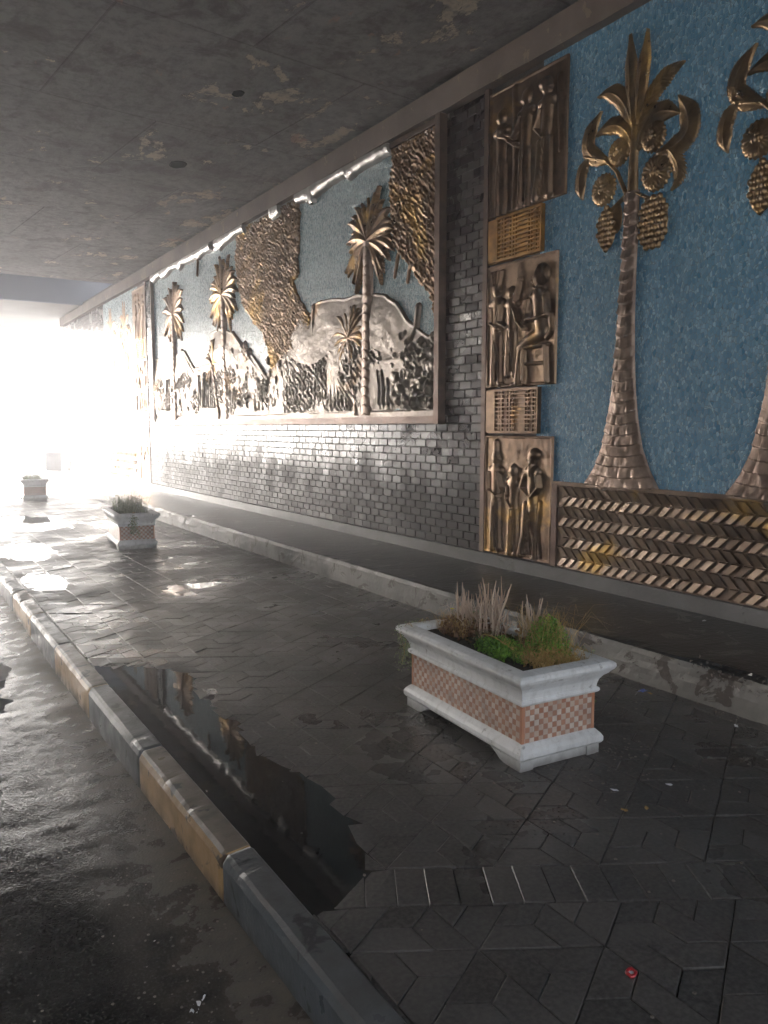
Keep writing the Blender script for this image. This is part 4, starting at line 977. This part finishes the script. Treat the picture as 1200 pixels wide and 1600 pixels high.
for _ in range(260): q = c1 + ex * random.gauss(0, .28) + ey * random.gauss(-.55, .16); pts.append((q.x, q.y))
for _ in range(120): pts.append((random.uniform(2.2, 3.9), random.uniform(1.6, 3.4)))
for _ in range(500): y = random.uniform(1.8, 12); pts.append((XL - abs(random.gauss(0, .05)) - .01, y))
for _ in range(160): pts.append((random.uniform(1.2, 3.9), random.uniform(1.2, 9)))
stones('grit', pts, .0025, .008, MT['gravel'], 'pale grit and crumbs scattered over the pavement')
rz = lambda x, y: float(road_z(np.array([x]), np.array([y]))[0]) - .002
pts = [(XK0 - abs(random.gauss(0, .16)) - .01, random.uniform(1.3, 5.5)) for _ in range(900)] + [(random.uniform(-1.2, .9), random.uniform(1.6, 5)) for _ in range(900)]
stones('gravel', pts, .002, .0075, MT['gravel'], 'small stones and grit on the wet road by the kerb', rz)
random.seed(52)
b = MB()
for i in range(130):
    y = 2.3 + random.random() * .6; x = XL + random.uniform(0, .07); z = .225 - .10 * random.random() + (x - XL) * .4; s = random.uniform(.004, .013)
    vs = [(x + random.uniform(-s, s), y + random.uniform(-s, s), z + random.uniform(-s, s)) for _ in range(6)]
    b.add(vs, [(0, 1, 2), (0, 2, 3), (0, 3, 4), (0, 4, 1), (5, 2, 1), (5, 3, 2), (5, 4, 3), (5, 1, 4)], random.random())
tag(b.build('rubble', MT['gravel']), 'broken brown rubble in the chipped edge of the ledge', kind='stuff')
# leaves near the planter
b_l = [(1010, 1265), (975, 1268), (1045, 1228), (960, 1237)]
for (px, py), lb in zip(b_l, ('small tan dead leaf right of the planter foot', 'tan dead leaf with dark edge below the planter', 'pale paper scrap on the paving right of the planter', 'tiny pale scrap on the paving below the planter')):
    q = on_floor(px, py); b = MB(); n = 9
    b.add([(math.cos(i*2*math.pi/n) * .018 * random.uniform(.7, 1.2), math.sin(i*2*math.pi/n) * .010 * random.uniform(.7, 1.2), .004 + random.uniform(0, .005)) for i in range(n)] + [(0, 0, .010)], [(i, (i+1) % n, n) for i in range(n)])
    o = b.build('dead_leaf' if 'leaf' in lb else 'paper_scrap', MT['straw'] if 'leaf' in lb else MT['whitep']); o.location = (q.x, q.y, .002); o.rotation_euler.z = random.uniform(0, 3); tag(o, lb, 'leaf' if 'leaf' in lb else 'paper scrap')
# red crushed bottle cap
q = on_floor(986, 1523); t = empty('bottle_cap', (q.x, q.y, .002), .4, 'crushed red and white bottle cap lying on the dark paving', 'bottle cap')
b = MB(); n = 20; vs = []
for rr, z in ((.017, .0), (.0205, .005), (.018, .0085), (.011, .0085), (.010, .003)):
    vs += [(math.cos(2*math.pi*i/n) * rr * (1 + .10 * math.sin(i * 1.9) + .06 * (i % 2)), math.sin(2*math.pi*i/n) * rr * .85, z + .0015 * math.sin(i * .9)) for i in range(n)]
b.add(vs, [(L*n+i, L*n+(i+1) % n, (L+1)*n+(i+1) % n, (L+1)*n+i) for L in range(4) for i in range(n)]); b.build('rim', MT['red'], t)
b = MB(); b.add([(math.cos(2*math.pi*i/n) * .0098, math.sin(2*math.pi*i/n) * .0080, .0035 + .002 * (i % 3 == 0)) for i in range(n)] + [(0, 0, .006)], [(i, (i+1) % n, n) for i in range(n)]); b.build('liner', MT['whitep'], t)
def wrapper(px, py, z, s, mat, label, name='wrapper', rz_=0):
    q = on_floor(px, py, z); b = MB(); N = 9; vs = []
    for i in range(N):
        for j in range(6):
            u, v_ = (i / (N-1) - .5), (j / 5 - .5); vs.append((u * s * 2, v_ * s, .006 + abs(fbm1(u * 4 + px, v_ * 4, 3, 2)) * s * .55))
    b.add(vs, [(i*6+j, (i+1)*6+j, (i+1)*6+j+1, i*6+j+1) for i in range(N-1) for j in range(5)]); o = b.build(name, mat); o.location = (q.x, q.y, z); o.rotation_euler.z = rz_
    return tag(o, label, name.replace('_', ' '))
wrapper(1004, 1083, 0, .035, MT['bluep'], 'small blue wrapper on the paving behind the nearest planter', rz_=.3)
wrapper(1016, 1086, 0, .018, MT['straw'], 'tiny yellow wrapper scrap beside the blue wrapper', rz_=1.2)
wrapper(312, 1577, ZR, .038, MT['whitep'], 'crumpled white plastic scrap on the wet road', 'plastic_scrap', .9)
wrapper(370, 1582, ZR + .01, .016, MT['whitep'], 'tiny white plastic scrap beside the kerb stone', 'plastic_scrap', .2)
wrapper(1150, 1137, 0, .018, MT['whitep'], 'small white paper scrap at the foot of the ledge', 'paper_scrap', .7)
wrapper(1100, 972, ZL, .020, MT['whitep'], 'crumpled white scrap on the ledge under the zigzag band', 'paper_scrap', .2)
# things by the exit
t = empty('utility_box', (4.7, 27.9, ZR), 0, 'grey utility box in the glare at the end of the wall', 'utility box')
b = MB(); b.box(-.25, .25, -.2, .2, 0, .95); b.build('body', MT['grey'], t); b = MB(); b.box(-.28, .28, -.23, .23, .951, 1.0); b.build('lid', MT['grey'], t); b = MB(); b.box(-.2, .2, -.212, -.202, .1, .85); b.build('door', MT['grey'], t)
# ------------------------------------------------------------------ haze volume added to give the bloom around the exit
HAZE = .011
b = MB(); b.box(-30, 30, -25, 70, -1.3, 8.0)
k = M('glare_haze'); k.n.remove(k.p); pv = k.n.new('ShaderNodeVolumePrincipled'); pv.inputs['Density'].default_value = HAZE; pv.inputs['Color'].default_value = (.95, .96, 1, 1)
pv.inputs['Anisotropy'].default_value = .7
out = [n for n in k.n if n.type == 'OUTPUT_MATERIAL'][0]; k.l.new(pv.outputs[0], out.inputs['Volume'])
tag(b.build('haze', k.m), 'thin haze volume added for the glare around the exit', kind='stuff')
